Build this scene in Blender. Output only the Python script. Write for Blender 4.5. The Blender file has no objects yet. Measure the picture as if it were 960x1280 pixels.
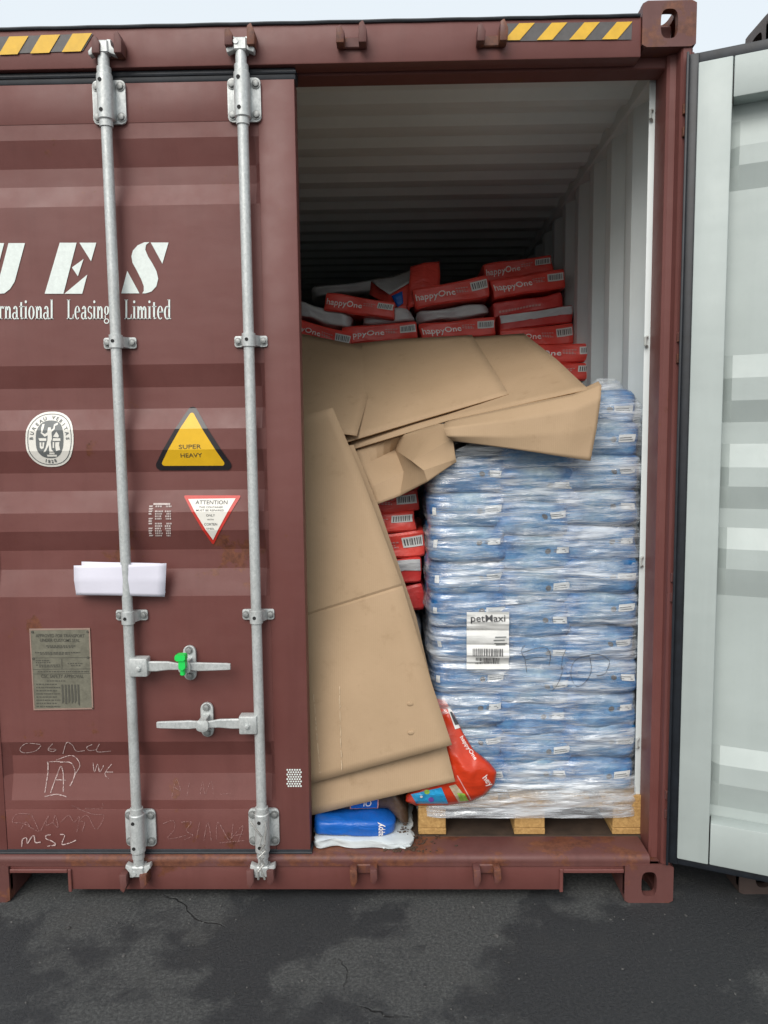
import bpy, bmesh, math, random
from mathutils import Vector, Matrix, noise
from mathutils.geometry import tessellate_polygon

# ------------------------------------------------------------------ camera, sky, sun, exposure
scene = bpy.context.scene
col = scene.collection
CAM = Vector((1.5177, -2.4468, 1.5785)); YAW, PITCH, ROLL, FPX = .0192, .0949, -.0109, 940.33
_f = Vector((-math.sin(YAW)*math.cos(PITCH), math.cos(YAW)*math.cos(PITCH), -math.sin(PITCH)))
_rt = Vector((math.cos(YAW), math.sin(YAW), 0)); _up = _rt.cross(_f)
_r = _rt*math.cos(ROLL) + _up*math.sin(ROLL); _u = -_rt*math.sin(ROLL) + _up*math.cos(ROLL)
cam = bpy.data.cameras.new('camera'); camo = bpy.data.objects.new('camera', cam); col.objects.link(camo)
camo.matrix_world = Matrix(((_r.x, _u.x, -_f.x, CAM.x), (_r.y, _u.y, -_f.y, CAM.y), (_r.z, _u.z, -_f.z, CAM.z), (0, 0, 0, 1)))
cam.sensor_fit = 'VERTICAL'; cam.sensor_height = 36; cam.lens = FPX/1280*36; cam.clip_end = 500; cam.clip_start = .05
scene.camera = camo

SUN_EL, SUN_AZ = math.radians(42), math.radians(200)      # azimuth clockwise from +Y: behind the photographer, a little left
world = bpy.data.worlds.new('World'); scene.world = world; world.use_nodes = True
wn, wl = world.node_tree.nodes, world.node_tree.links
bg = wn['Background']; sky = wn.new('ShaderNodeTexSky'); sky.sky_type = 'NISHITA'; sky.sun_disc = False
sky.sun_elevation = SUN_EL; sky.sun_rotation = SUN_AZ; sky.air_density = 1.2; sky.dust_density = 6; sky.ozone_density = 1.5
mixw = wn.new('ShaderNodeMix'); mixw.data_type = 'RGBA'; mixw.inputs[0].default_value = .72
mixw.inputs[7].default_value = (8.6, 9.2, 9.5, 1)          # cloud deck
wl.new(sky.outputs[0], mixw.inputs[6]); wl.new(mixw.outputs[2], bg.inputs[0]); bg.inputs[1].default_value = .078
sun = bpy.data.lights.new('sun', 'SUN'); sun.energy = 1.5; sun.angle = math.radians(40); sun.color = (1, .97, .93)
suno = bpy.data.objects.new('sun', sun); col.objects.link(suno)
sd = Vector((math.sin(SUN_AZ)*math.cos(SUN_EL), math.cos(SUN_AZ)*math.cos(SUN_EL), math.sin(SUN_EL)))
suno.rotation_euler = (-sd).to_track_quat('-Z', 'Y').to_euler(); suno.location = (0, -6, 8)
vs = scene.view_settings; vs.view_transform = 'Standard'; vs.look = 'None'; vs.gamma = 1; vs.exposure = 0.68; vs.use_curve_mapping = False
scene.cycles.transparent_max_bounces = 10

# ------------------------------------------------------------------ helpers
def at(px, py, Y):
    """the point of the vertical plane y=Y that the photograph shows at pixel px,py (960x1280)"""
    d = _f + _r*((px-480)/FPX) + _u*((640-py)/FPX)
    return CAM + d*((Y-CAM.y)/d.y)
def srgb(r, g, b):
    c = [(v/255/12.92 if v/255 <= .04045 else ((v/255+.055)/1.055)**2.4) for v in (r, g, b)]
    return (*c, 1)
rnd = random.Random(7)

def tag(o, label=None, cat=None, group=None, kind=None):
    if label: o['label'] = label
    if cat: o['category'] = cat
    if group: o['group'] = group
    if kind: o['kind'] = kind
    return o
def thing(name, label, cat, loc=(0, 0, 0), group=None):
    e = bpy.data.objects.new(name, None); col.objects.link(e); e.location = loc; e.empty_display_size = .1
    return tag(e, label, cat, group)
def link(name, me, parent=None, keep=True):
    o = bpy.data.objects.new(name, me); col.objects.link(o)
    if parent is not None:
        o.parent = parent
        if keep:     # mesh is given in world space
            M = Matrix.Identity(4); p = parent
            while p is not None:
                M = p.matrix_parent_inverse @ p.matrix_basis if p.parent is None else p.matrix_parent_inverse @ p.matrix_basis
                break
            W = world_m(parent); o.matrix_parent_inverse = W.inverted()
    return o
def world_m(o):
    return (world_m(o.parent) @ o.matrix_parent_inverse if o.parent else Matrix.Identity(4)) @ o.matrix_basis
def tomesh(bm, name, mats, smooth=True, ang=35):
    if not isinstance(mats, (list, tuple)): mats = [mats]
    bmesh.ops.recalc_face_normals(bm, faces=bm.faces)
    me = bpy.data.meshes.new(name); bm.to_mesh(me); bm.free()
    for m in mats: me.materials.append(m)
    if smooth:
        for p in me.polygons: p.use_smooth = True
        me.set_sharp_from_angle(angle=math.radians(ang))
    return me
def mk(name, bm, mats, parent=None, keep=True, smooth=True, ang=35):
    return link(name, tomesh(bm, name, mats, smooth, ang), parent, keep)
def mkflat(name, bm, mat, parent=None, keep=True):
    """open sheet (print, sticker): normals left as they are"""
    me = bpy.data.meshes.new(name); bm.to_mesh(me); bm.free(); me.materials.append(mat)
    return link(name, me, parent, keep)
def box(bm, x0, x1, y0, y1, z0, z1, bev=0, seg=1):
    b2 = bmesh.new(); bmesh.ops.create_cube(b2, size=1)
    for v in b2.verts:
        v.co = Vector(((x0+x1)/2+v.co.x*(x1-x0), (y0+y1)/2+v.co.y*(y1-y0), (z0+z1)/2+v.co.z*(z1-z0)))
    if bev: bmesh.ops.bevel(b2, geom=b2.edges[:], offset=bev, segments=seg, affect='EDGES', profile=.5)
    join(bm, b2); return bm
def join(bm, b2, M=None, mi=None):
    mp = {}
    for v in b2.verts: mp[v] = bm.verts.new(M @ v.co if M else v.co)
    for f in b2.faces:
        try:
            nf = bm.faces.new([mp[v] for v in f.verts]); nf.material_index = f.material_index if mi is None else mi
        except ValueError: pass
    b2.free()
def prism(bm, pts, axis, a0, a1, bev=0):
    """extrude a polygon (2-D pts) along an axis: 'x': pts=(y,z), 'y': pts=(x,z), 'z': pts=(x,y)"""
    def P(p, a): return {'x': (a, p[0], p[1]), 'y': (p[0], a, p[1]), 'z': (p[0], p[1], a)}[axis]
    b2 = bmesh.new()
    A = [b2.verts.new(P(p, a0)) for p in pts]; B = [b2.verts.new(P(p, a1)) for p in pts]
    n = len(pts); b2.faces.new(A); b2.faces.new(B[::-1])
    for i in range(n): b2.faces.new((A[i], A[(i+1) % n], B[(i+1) % n], B[i]))
    if bev: bmesh.ops.bevel(b2, geom=b2.edges[:], offset=bev, segments=2, affect='EDGES', profile=.5)
    join(bm, b2); return bm
def tube(bm, pts, r, n=10, cap=True):
    pts = [Vector(p) for p in pts]; rs = r if isinstance(r, (list, tuple)) else [r]*len(pts)
    rings = []; ref = None
    for i, p in enumerate(pts):
        t = (pts[min(i+1, len(pts)-1)]-pts[max(i-1, 0)])
        t = t.normalized() if t.length > 1e-9 else Vector((0, 0, 1))
        if ref is None: ref = t.orthogonal().normalized()
        ref = (ref - t*ref.dot(t)); ref = ref.normalized() if ref.length > 1e-6 else t.orthogonal().normalized()
        b = t.cross(ref)
        rings.append([bm.verts.new(p + (ref*math.cos(2*math.pi*k/n) + b*math.sin(2*math.pi*k/n))*rs[i]) for k in range(n)])
    for i in range(len(rings)-1):
        for k in range(n): bm.faces.new((rings[i][k], rings[i][(k+1) % n], rings[i+1][(k+1) % n], rings[i+1][k]))
    if cap: bm.faces.new(rings[0][::-1]); bm.faces.new(rings[-1])
    return bm
def rrect(cx, cy, w, h, r, n=5):
    o = []
    for sx, sy, a in ((1, 1, 0), (-1, 1, 90), (-1, -1, 180), (1, -1, 270)):
        for k in range(n+1):
            t = math.radians(a+90*k/n); o.append((cx+sx*(w/2-r)+r*math.cos(t), cy+sy*(h/2-r)+r*math.sin(t)))
    return o
_tc = {}
def text_geo(s, bold=0.0):
    """built-in font outlines as (verts, tris), cap height about 1, centred on x, baseline 0"""
    if (s, bold) in _tc: return _tc[(s, bold)]
    cu = bpy.data.curves.new('t', 'FONT'); cu.body = s; cu.align_x = 'CENTER'; cu.offset = bold; cu.resolution_u = 3
    o = bpy.data.objects.new('t', cu); col.objects.link(o)
    dg = bpy.context.evaluated_depsgraph_get(); dg.update(); me = o.evaluated_get(dg).to_mesh()
    k = 1/.73
    g = ([(v.co.x*k, v.co.y*k) for v in me.vertices], [tuple(p.vertices) for p in me.polygons])
    o.evaluated_get(dg).to_mesh_clear(); bpy.data.objects.remove(o); bpy.data.curves.remove(cu)
    _tc[(s, bold)] = g; return g

# ------------------------------------------------------------------ materials
def mat(name): 
    m = bpy.data.materials.new(name); m.use_nodes = True
    nt = m.node_tree; return m, nt.nodes, nt.links, nt.nodes['Principled BSDF']
class N:
    """tiny node shorthand"""
    def __init__(s, nodes, links): s.n, s.l = nodes, links
    def coord(s, kind='Object', scale=(1, 1, 1), loc=(0, 0, 0), rot=(0, 0, 0)):
        c = s.n.new('ShaderNodeTexCoord'); mp = s.n.new('ShaderNodeMapping'); mp.inputs['Scale'].default_value = scale
        mp.inputs['Location'].default_value = loc; mp.inputs['Rotation'].default_value = rot
        s.l.new(c.outputs[kind], mp.inputs[0]); return mp.outputs[0]
    def noise(s, vec, scale=5, detail=4, rough=.55, dist=0):
        t = s.n.new('ShaderNodeTexNoise'); t.inputs['Scale'].default_value = scale; t.inputs['Detail'].default_value = detail
        t.inputs['Roughness'].default_value = rough; t.inputs['Distortion'].default_value = dist; s.l.new(vec, t.inputs['Vector']); return t.outputs[0]
    def ramp(s, fac, stops, interp='LINEAR'):
        r = s.n.new('ShaderNodeValToRGB'); e = r.color_ramp.elements; r.color_ramp.interpolation = interp
        while len(e) < len(stops): e.new(.5)
        for el, (p, c) in zip(e, stops): el.position = p; el.color = c if len(c) == 4 else (*c, 1)
        s.l.new(fac, r.inputs[0]); return r.outputs[0]
    def mix(s, fac, a, b, mode='MIX'):
        m = s.n.new('ShaderNodeMix'); m.data_type = 'RGBA'; m.blend_type = mode
        for i, v in ((0, fac), (6, a), (7, b)):
            if isinstance(v, (int, float)): m.inputs[i].default_value = v
            elif isinstance(v, tuple): m.inputs[i].default_value = v if len(v) == 4 else (*v, 1)
            else: s.l.new(v, m.inputs[i])
        return m.outputs[2]
    def math(s, op, a, b=0.0):
        m = s.n.new('ShaderNodeMath'); m.operation = op
        for i, v in ((0, a), (1, b)):
            if isinstance(v, (int, float)): m.inputs[i].default_value = v
            else: s.l.new(v, m.inputs[i])
        return m.outputs[0]
    def bump(s, h, strength=.2, dist=.01, normal=None):
        b = s.n.new('ShaderNodeBump'); b.inputs['Strength'].default_value = strength; b.inputs['Distance'].default_value = dist
        s.l.new(h, b.inputs['Height'])
        if normal: s.l.new(normal, b.inputs['Normal'])
        return b.outputs[0]
W3 = (0, 0, 0, 1)
def g3(v): return (v, v, v, 1)
def paint(name, c, rough=.5, rust=.0, chalk=.25, dirt=.3, spec=.5):
    """weathered coating: faded clouds, vertical run marks, fine grime, chips that bare rust"""
    m, n, l, b = mat(name); S = N(n, l)
    v = S.coord(); big = S.noise(v, 1.7, 5, .6); runs = S.noise(S.coord(scale=(14, 14, .9)), 1.6, 4, .6); fine = S.noise(v, 60, 4, .7)
    cc = (*c[:3], 1); lite = tuple(min(1, x*1.15+.018*chalk*4) for x in c[:3]); dark = tuple(x*(1-dirt*.8) for x in c[:3])
    base = S.mix(S.ramp(big, [(.35, g3(0)), (.7, g3(1))]), cc, (*lite, 1))
    base = S.mix(S.math('MULTIPLY', S.ramp(runs, [(.5, g3(0)), (.75, g3(1))]), dirt), base, (*dark, 1))
    base = S.mix(S.math('MULTIPLY', S.ramp(fine, [(.52, g3(0)), (.75, g3(1))]), dirt*.6), base, (*dark, 1))
    if rust:
        rr = S.math('MULTIPLY', S.noise(v, 9, 6, .72), S.math('ADD', S.math('MULTIPLY', S.noise(v, 2.2, 2), 1.0), .5))
        rm = S.ramp(rr, [(.72-rust*.4, g3(0)), (.78-rust*.4, g3(1))])
        rc = S.ramp(S.noise(v, 45, 4, .7), [(.3, (.07, .022, .012, 1)), (.7, (.20, .07, .032, 1))])
        base = S.mix(S.math('MULTIPLY', rm, .85), base, rc)
    l.new(base, b.inputs['Base Color'])
    rg = S.ramp(S.noise(v, 4, 5, .65), [(.3, g3(max(.05, rough-.1))), (.75, g3(min(1, rough+.15)))]); l.new(rg, b.inputs['Roughness'])
    b.inputs['Specular IOR Level'].default_value = spec
    dn = S.noise(S.coord(scale=(1, 1, 2.5)), 3.2, 2, .5)
    nb = S.bump(dn, .25, .012); l.new(S.bump(fine, .06, .002, nb), b.inputs['Normal'])
    return m
def plain(name, c, rough=.5, metal=0, vary=.12, scale=30, bump=.05, spec=.5):
    m, n, l, b = mat(name); S = N(n, l); v = S.coord(); nz = S.noise(v, scale, 5, .65)
    d = tuple(x*(1-vary) for x in c[:3]); h = tuple(min(1, x*(1+vary)) for x in c[:3])
    l.new(S.ramp(nz, [(.3, (*d, 1)), (.7, (*h, 1))]), b.inputs['Base Color'])
    b.inputs['Roughness'].default_value = rough; b.inputs['Metallic'].default_value = metal; b.inputs['Specular IOR Level'].default_value = spec
    l.new(S.bump(nz, bump, .004), b.inputs['Normal']); return m

M = {}
M['maroon'] = paint('maroon_paint', (.132, .043, .037), .5, rust=.14, chalk=.14, spec=.4)
M['maroon_rusty'] = paint('maroon_rusty', (.105, .036, .031), .6, rust=.56, chalk=.15, dirt=.45)
M['inner'] = paint('pale_inner_paint_lightened', (.58, .625, .625), .5, rust=.0, chalk=.1, dirt=.14)  # same paint as the door's inside, lightened to stand in for interior light
M['door_inner'] = paint('pale_inner_paint_darkened', (.36, .405, .392), .5, rust=.0, chalk=.06, dirt=.2)  # same paint as the walls; the lighting difference is put into the colour
M['inner_dirty'] = paint('pale_grey_scuffed', (.38, .40, .385), .55, rust=.1, chalk=.1, dirt=.3)
M['rubber'] = plain('black_rubber', (.010, .013, .018), .5, vary=.4, scale=25, bump=.15)
M['dark'] = paint('neighbour_paint', (.06, .04, .034), .6, rust=.3, dirt=.4)
def galv():
    m, n, l, b = mat('galvanised_steel'); S = N(n, l); v = S.coord()
    vo = n.new('ShaderNodeTexVoronoi'); vo.inputs['Scale'].default_value = 190; l.new(S.coord(scale=(1, 1, .7)), vo.inputs['Vector'])
    a = S.ramp(vo.outputs['Color'], [(.2, (.46, .485, .48, 1)), (.8, (.56, .58, .575, 1))])
    a = S.mix(S.ramp(S.noise(v, 9, 6, .7), [(.5, g3(0)), (.8, g3(.55))]), a, (.33, .335, .32, 1))
    l.new(a, b.inputs['Base Color']); b.inputs['Metallic'].default_value = .35
    l.new(S.ramp(S.noise(v, 30, 4), [(.3, g3(.38)), (.7, g3(.62))]), b.inputs['Roughness'])
    l.new(S.bump(S.noise(v, 90, 3), .15, .002), b.inputs['Normal']); return m
M['galv'] = galv()
M['bolt'] = plain('bolt_steel', (.28, .29, .285), .5, .5, .3, 60)
M['hole'] = plain('hole_black', (.012, .012, .012), .8)
M['white_print'] = plain('white_print', (.70, .76, .73), .55, vary=.07, scale=90)
M['faded_print'] = plain('faded_white_print', (.50, .42, .40), .6, vary=.25, scale=120)
M['chalk'] = plain('chalk', (.46, .33, .31), .9, vary=.3, scale=150)
M['chalk_faint'] = plain('chalk_faint', (.255, .13, .12), .9, vary=.3, scale=150)
def chalkmat(name, c, lo):
    m, n, l, b = mat(name); S = N(n, l); b.inputs['Base Color'].default_value = (*c, 1); b.inputs['Roughness'].default_value = .95
    tr = n.new('ShaderNodeBsdfTransparent'); mx = n.new('ShaderNodeMixShader'); l.new(S.ramp(S.noise(S.coord(), 130, 4, .7), [(lo-.12, g3(.1)), (lo+.1, g3(1))]), mx.inputs[0])
    l.new(tr.outputs[0], mx.inputs[1]); l.new(b.outputs[0], mx.inputs[2]); l.new(mx.outputs[0], n['Material Output'].inputs[0]); return m
M['chalk'] = chalkmat('dusty_chalk', (.55, .42, .40), .47); M['chalk_faint'] = chalkmat('rubbed_chalk', (.36, .21, .20), .53)
M['yellow'] = plain('yellow_print', (.75, .44, .012), .45, vary=.05)
M['stripe_yellow'] = plain('hazard_yellow', (.68, .40, .02), .5, vary=.1)
M['black_print'] = plain('black_print', (.02, .017, .02), .35, vary=.2)
M['stripe_black'] = plain('hazard_black', (.075, .07, .07), .5, vary=.2)
M['dark_print'] = plain('dark_print', (.10, .075, .03), .5)
M['grey_print'] = plain('grey_print', (.13, .14, .14), .5)
M['red_print'] = plain('red_print', (.50, .03, .02), .4, vary=.08)
M['ink'] = plain('ink', (.05, .05, .055), .5)
M['pink_white'] = plain('sticker_white', (.74, .72, .66), .45, vary=.05)
M['plate'] = plain('stamped_plate', (.205, .195, .15), .45, .4, .2, 40, .2)
M['plate_ink'] = plain('plate_ink', (.075, .072, .058), .6)
M['plate_edge'] = plain('plate_edge', (.33, .22, .18), .5, .2)
M['paper'] = plain('white_paper', (.66, .65, .74), .75, vary=.03, scale=8)
M['seal'] = plain('green_plastic', (.02, .62, .10), .3, vary=.05); 
M['wire'] = plain('braided_wire', (.42, .42, .40), .4, .5, .3, 200)

def cardboard():
    m, n, l, b = mat('cardboard'); S = N(n, l); v = S.coord()
    big = S.noise(v, 2.5, 5, .6); fib = S.noise(S.coord(scale=(1, 1, 9)), 70, 3, .6)
    c = S.ramp(big, [(.3, (.365, .255, .155, 1)), (.72, (.435, .308, .195, 1))])
    c = S.mix(S.math('MULTIPLY', fib, .35), c, (.30, .205, .12, 1))
    st_ = S.ramp(S.noise(S.coord(loc=(2, 5, 1)), 14, 5, .7), [(.58, g3(0)), (.8, g3(.6))]); c = S.mix(st_, c, (.27, .18, .10, 1))
    l.new(c, b.inputs['Base Color']); b.inputs['Roughness'].default_value = .75; b.inputs['Specular IOR Level'].default_value = .25
    flute = n.new('ShaderNodeTexWave'); flute.wave_type = 'BANDS'; flute.bands_direction = 'X'; flute.inputs['Scale'].default_value = 45
    flute.inputs['Distortion'].default_value = .3; l.new(v, flute.inputs['Vector'])
    nb = S.bump(flute.outputs[0], .07, .003); l.new(S.bump(big, .3, .012, nb), b.inputs['Normal']); return m
M['card'] = cardboard()
M['card_edge'] = plain('cardboard_edge', (.30, .185, .095), .8, vary=.3, scale=150)
M['tape'] = plain('clear_tape', (.52, .40, .27), .18, vary=.25, scale=80)

def bagmat(name, c, rough=.32, wr=.5, second=None, lo=.5):
    m, n, l, b = mat(name); S = N(n, l); v = S.coord(); oi = n.new('ShaderNodeObjectInfo')
    d = tuple(x*.8 for x in c[:3])
    cc = S.mix(S.ramp(S.noise(v, 6, 4, .6), [(.35, g3(0)), (.7, g3(1))]), (*c[:3], 1), (*d, 1))
    cc = S.mix(S.math('MULTIPLY', oi.outputs['Random'], .35), cc, (*tuple(x*.72 for x in c[:3]), 1))
    if second:
        cc = S.mix(S.ramp(S.noise(S.coord(scale=(1, 1, 2)), 3.0, 3, .5), [(lo, g3(0)), (lo+.04, g3(1))]), cc, second)
    l.new(cc, b.inputs['Base Color']); b.inputs['Roughness'].default_value = rough
    w1 = S.noise(S.coord(scale=(1, 1, 2.2)), 11, 4, .55, .8); w2 = S.noise(v, 55, 3, .6)
    nb = S.bump(w1, wr, .012); l.new(S.bump(w2, wr*.3, .004, nb), b.inputs['Normal']); return m
M['red'] = bagmat('red_bag_film', (.80, .075, .055), .36, .6)
M['red_dark'] = bagmat('dark_red_bag_film', (.66, .05, .045), .36, .4)
M['orange_red'] = bagmat('orange_red_bag_film', (.62, .045, .012), .3, .35)
M['silver'] = bagmat('silver_grey_bag_film', (.56, .57, .58), .32, .6)
M['bluebright'] = bagmat('bright_blue_bag_film', (.008, .12, .50), .36, .6)
M['bagwhite'] = bagmat('white_bag_film', (.66, .72, .74), .35, .5)
M['brown'] = bagmat('brown_bag_film', (.085, .052, .036), .35, .5)
M['kibble'] = plain('kibble', (.055, .03, .017), .7, vary=.5, scale=140, bump=.6)
M['bagtext'] = plain('white_bag_print', (.82, .76, .73), .5, vary=.05)
M['bagtext_faint'] = plain('pink_bag_print', (.60, .28, .26), .5, vary=.05)
M['sticker'] = plain('sticker_paper', (.66, .66, .64), .5, vary=.04)
M['skyblue'] = plain('sky_blue_print', (.02, .30, .58), .3, vary=.2, scale=60)
M['green_print'] = plain('green_print', (.24, .42, .06), .4, vary=.4, scale=90)
M['cream_print'] = plain('cream_print', (.45, .36, .25), .4, vary=.3, scale=60)
M['violet_print'] = plain('violet_print', (.16, .07, .35), .4, vary=.3, scale=60)
def bluebag():
    m, n, l, b = mat('blue_bag_film'); S = N(n, l); v = S.coord(); oi = n.new('ShaderNodeObjectInfo')
    tc = n.new('ShaderNodeTexCoord'); sx = n.new('ShaderNodeSeparateXYZ'); l.new(tc.outputs['Object'], sx.inputs[0])
    ax = S.math('ABSOLUTE', S.math('ADD', sx.outputs[0], S.math('MULTIPLY', S.math('SUBTRACT', S.noise(v, 9, 3), .5), .12)))
    blue = S.ramp(S.noise(S.coord(scale=(1, 1, 2.5)), 13, 4, .65), [(.3, (.010, .05, .14, 1)), (.52, (.022, .145, .37, 1)), (.75, (.08, .30, .54, 1))])
    pale = S.ramp(S.noise(S.coord(scale=(1, 1, 3), loc=(3, 1, 2)), 9, 5, .7), [(.35, (.06, .19, .36, 1)), (.62, (.36, .45, .47, 1))])
    md = n.new('ShaderNodeMapRange'); md.inputs[1].default_value = .045; md.inputs[2].default_value = .115; md.inputs[3].default_value = 1; md.inputs[4].default_value = 0
    l.new(ax, md.inputs[0])
    c = S.mix(S.math('MULTIPLY', md.outputs[0], S.math('ADD', S.math('MULTIPLY', oi.outputs['Random'], .7), .3)), blue, pale)
    l.new(c, b.inputs['Base Color']); b.inputs['Roughness'].default_value = .3
    l.new(S.bump(S.noise(S.coord(scale=(1, 1, 1.6)), 16, 5, .6, .6), .7, .012), b.inputs['Normal']); return m
M['blue'] = bluebag()
def filmmat(base=.10, name='stretch_film'):
    m, n, l, b = mat(name); S = N(n, l); out = n['Material Output']
    st = S.noise(S.coord(scale=(1.5, 1.5, 15), rot=(0, .04, 0)), 5.0, 5, .62, .5)
    patch = S.noise(S.coord(scale=(1, 1, 3.4)), 4.6, 3, .5)
    diag = S.noise(S.coord(scale=(1, 1, 16), rot=(0, .42, 0)), 3.2, 3, .5); diag2 = S.noise(S.coord(scale=(1, 1, 16), rot=(0, -.33, 0), loc=(4, 0, 2)), 2.6, 3, .5)
    hair = S.noise(S.coord(scale=(2.2, 2.2, 55), rot=(0, -.05, 0)), 6, 3, .6)
    s = S.ramp(S.math('ADD', S.math('MULTIPLY', st, .55), S.math('MULTIPLY', patch, .45)), [(.45, g3(0)), (.62, g3(1))])
    s = S.math('MULTIPLY', s, .46)
    for d_, k_ in ((diag, .24), (diag2, .20)): s = S.math('ADD', s, S.math('MULTIPLY', S.ramp(d_, [(.60, g3(0)), (.66, g3(1)), (.72, g3(0))]), k_))
    s = S.math('ADD', s, S.math('MULTIPLY', S.ramp(hair, [(.55, g3(0)), (.68, g3(1))]), .16))
    fac = S.math('MINIMUM', S.math('ADD', s, base), .93)
    b.inputs['Base Color'].default_value = (.78, .82, .86, 1); b.inputs['Roughness'].default_value = .13; b.inputs['IOR'].default_value = 2.1
    b.inputs['Specular IOR Level'].default_value = .8; b.inputs['Coat Weight'].default_value = .4; b.inputs['Coat Roughness'].default_value = .08
    wr = S.noise(S.coord(scale=(1.0, 1.0, 7), rot=(0, .06, 0)), 7, 4, .55, .5)
    l.new(S.bump(wr, .8, .016), b.inputs['Normal'])
    tr = n.new('ShaderNodeBsdfTransparent'); tr.inputs[0].default_value = (.97, .98, .99, 1)
    mx = n.new('ShaderNodeMixShader'); l.new(fac, mx.inputs[0]); l.new(tr.outputs[0], mx.inputs[1]); l.new(b.outputs[0], mx.inputs[2])
    l.new(mx.outputs[0], out.inputs[0]); return m
M['film'] = filmmat(); M['film_dense'] = filmmat(.16, 'stretch_film_layers')
def wood():
    m, n, l, b = mat('pallet_wood'); S = N(n, l)
    g = S.noise(S.coord(scale=(9, 1.2, 9)), 8, 5, .65, .6); k = S.noise(S.coord(), 120, 4, .7)
    c = S.ramp(g, [(.3, (.30, .165, .05, 1)), (.7, (.52, .32, .115, 1))]); c = S.mix(S.ramp(k, [(.5, g3(0)), (.7, g3(.6))]), c, (.24, .125, .04, 1))
    l.new(c, b.inputs['Base Color']); b.inputs['Roughness'].default_value = .75; l.new(S.bump(k, .4, .004), b.inputs['Normal']); return m
M['wood'] = wood()
M['ply'] = plain('floor_plywood', (.045, .028, .018), .8, vary=.35, scale=20, bump=.2)
def asphalt():
    m, n, l, b = mat('asphalt'); S = N(n, l); v = S.coord()
    grit = S.noise(v, 95, 6, .85); agg = n.new('ShaderNodeTexVoronoi'); agg.inputs['Scale'].default_value = 110; l.new(v, agg.inputs['Vector'])
    wet = S.ramp(S.math('ADD', S.math('MULTIPLY', S.noise(v, 1.35, 6, .62, .35), .8), S.math('MULTIPLY', S.noise(v, 9, 4, .6), .2)), [(.485, g3(0)), (.54, g3(1))])
    cr = n.new('ShaderNodeTexVoronoi'); cr.feature = 'DISTANCE_TO_EDGE'; cr.inputs['Scale'].default_value = 1.1
    wv = S.mix(.16, S.coord(loc=(3.3, 1.45, 0)), n_vec(S, v)); l.new(wv, cr.inputs['Vector'])
    crk = S.ramp(cr.outputs['Distance'], [(.0, g3(.6)), (.0035, g3(0))])
    crk = S.math('MULTIPLY', crk, S.ramp(S.noise(v, 1.9, 3), [(.54, g3(0)), (.62, g3(1))]))
    c = S.ramp(grit, [(.38, (.045, .047, .048, 1)), (.5, (.078, .081, .081, 1)), (.66, (.15, .153, .15, 1))])
    c = S.mix(S.ramp(agg.outputs['Distance'], [(.0, g3(.4)), (.25, g3(0))]), c, (.075, .075, .073, 1))
    c = S.mix(S.math('MULTIPLY', wet, .62), c, (.016, .018, .023, 1)); c = S.mix(S.math('MULTIPLY', crk, .8), c, (.008, .008, .008, 1))
    dust = S.ramp(S.noise(v, 3.2, 5, .6), [(.55, g3(0)), (.75, g3(.35))]); c = S.mix(dust, c, (.075, .074, .070, 1))
    l.new(c, b.inputs['Base Color'])
    l.new(S.mix(wet, g3(.92), g3(.6)), b.inputs['Roughness']); b.inputs['Specular IOR Level'].default_value = .3
    h = S.math('SUBTRACT', S.math('MULTIPLY', grit, .6), S.math('MULTIPLY', crk, 1.2)); l.new(S.bump(h, 1.0, .016), b.inputs['Normal']); return m
def n_vec(S, v):
    t = S.n.new('ShaderNodeTexNoise'); t.inputs['Scale'].default_value = 4; t.inputs['Detail'].default_value = 4; S.l.new(v, t.inputs['Vector']); return t.outputs[1]
M['asphalt'] = asphalt()
M['stone'] = plain('pebble', (.07, .069, .067), .9, vary=.7, scale=12)

# ------------------------------------------------------------------ ground
bm = bmesh.new(); S_ = 160
bmesh.ops.create_grid(bm, x_segments=8, y_segments=8, size=S_)
tag(mk('ground', bm, M['asphalt']), 'dark patchy asphalt yard with cracks and damp stains', kind='structure')
bm = bmesh.new(); rp = random.Random(3)
for i in range(300):
    x = rp.uniform(-.3, 3.3); y = -rp.uniform(.0, 1.0)**1.4*1.15 + .02; r = rp.uniform(.0015, .0048)*(1.5 if rp.random() < .05 else 1)
    b2 = bmesh.new(); bmesh.ops.create_icosphere(b2, subdivisions=1, radius=r)
    Mx = Matrix.Translation((x, y, r*.35)) @ Matrix.Rotation(rp.uniform(0, 6), 4, 'Z') @ Matrix.Diagonal((rp.uniform(.7, 1.6), rp.uniform(.7, 1.2), rp.uniform(.5, .8), 1))
    join(bm, b2, Mx)
tag(mk('gravel', bm, M['stone'], smooth=False), 'loose grit and small pebbles scattered on the asphalt', 'gravel', kind='stuff')

# ------------------------------------------------------------------ shipping container
H = 2.896; W = 2.438; LEN = 12.19; FLOOR = .165
cont = thing('shipping_container', 'maroon high cube shipping container with one door open, loaded with pet food', 'container', (1.219, 0, 0))

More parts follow.
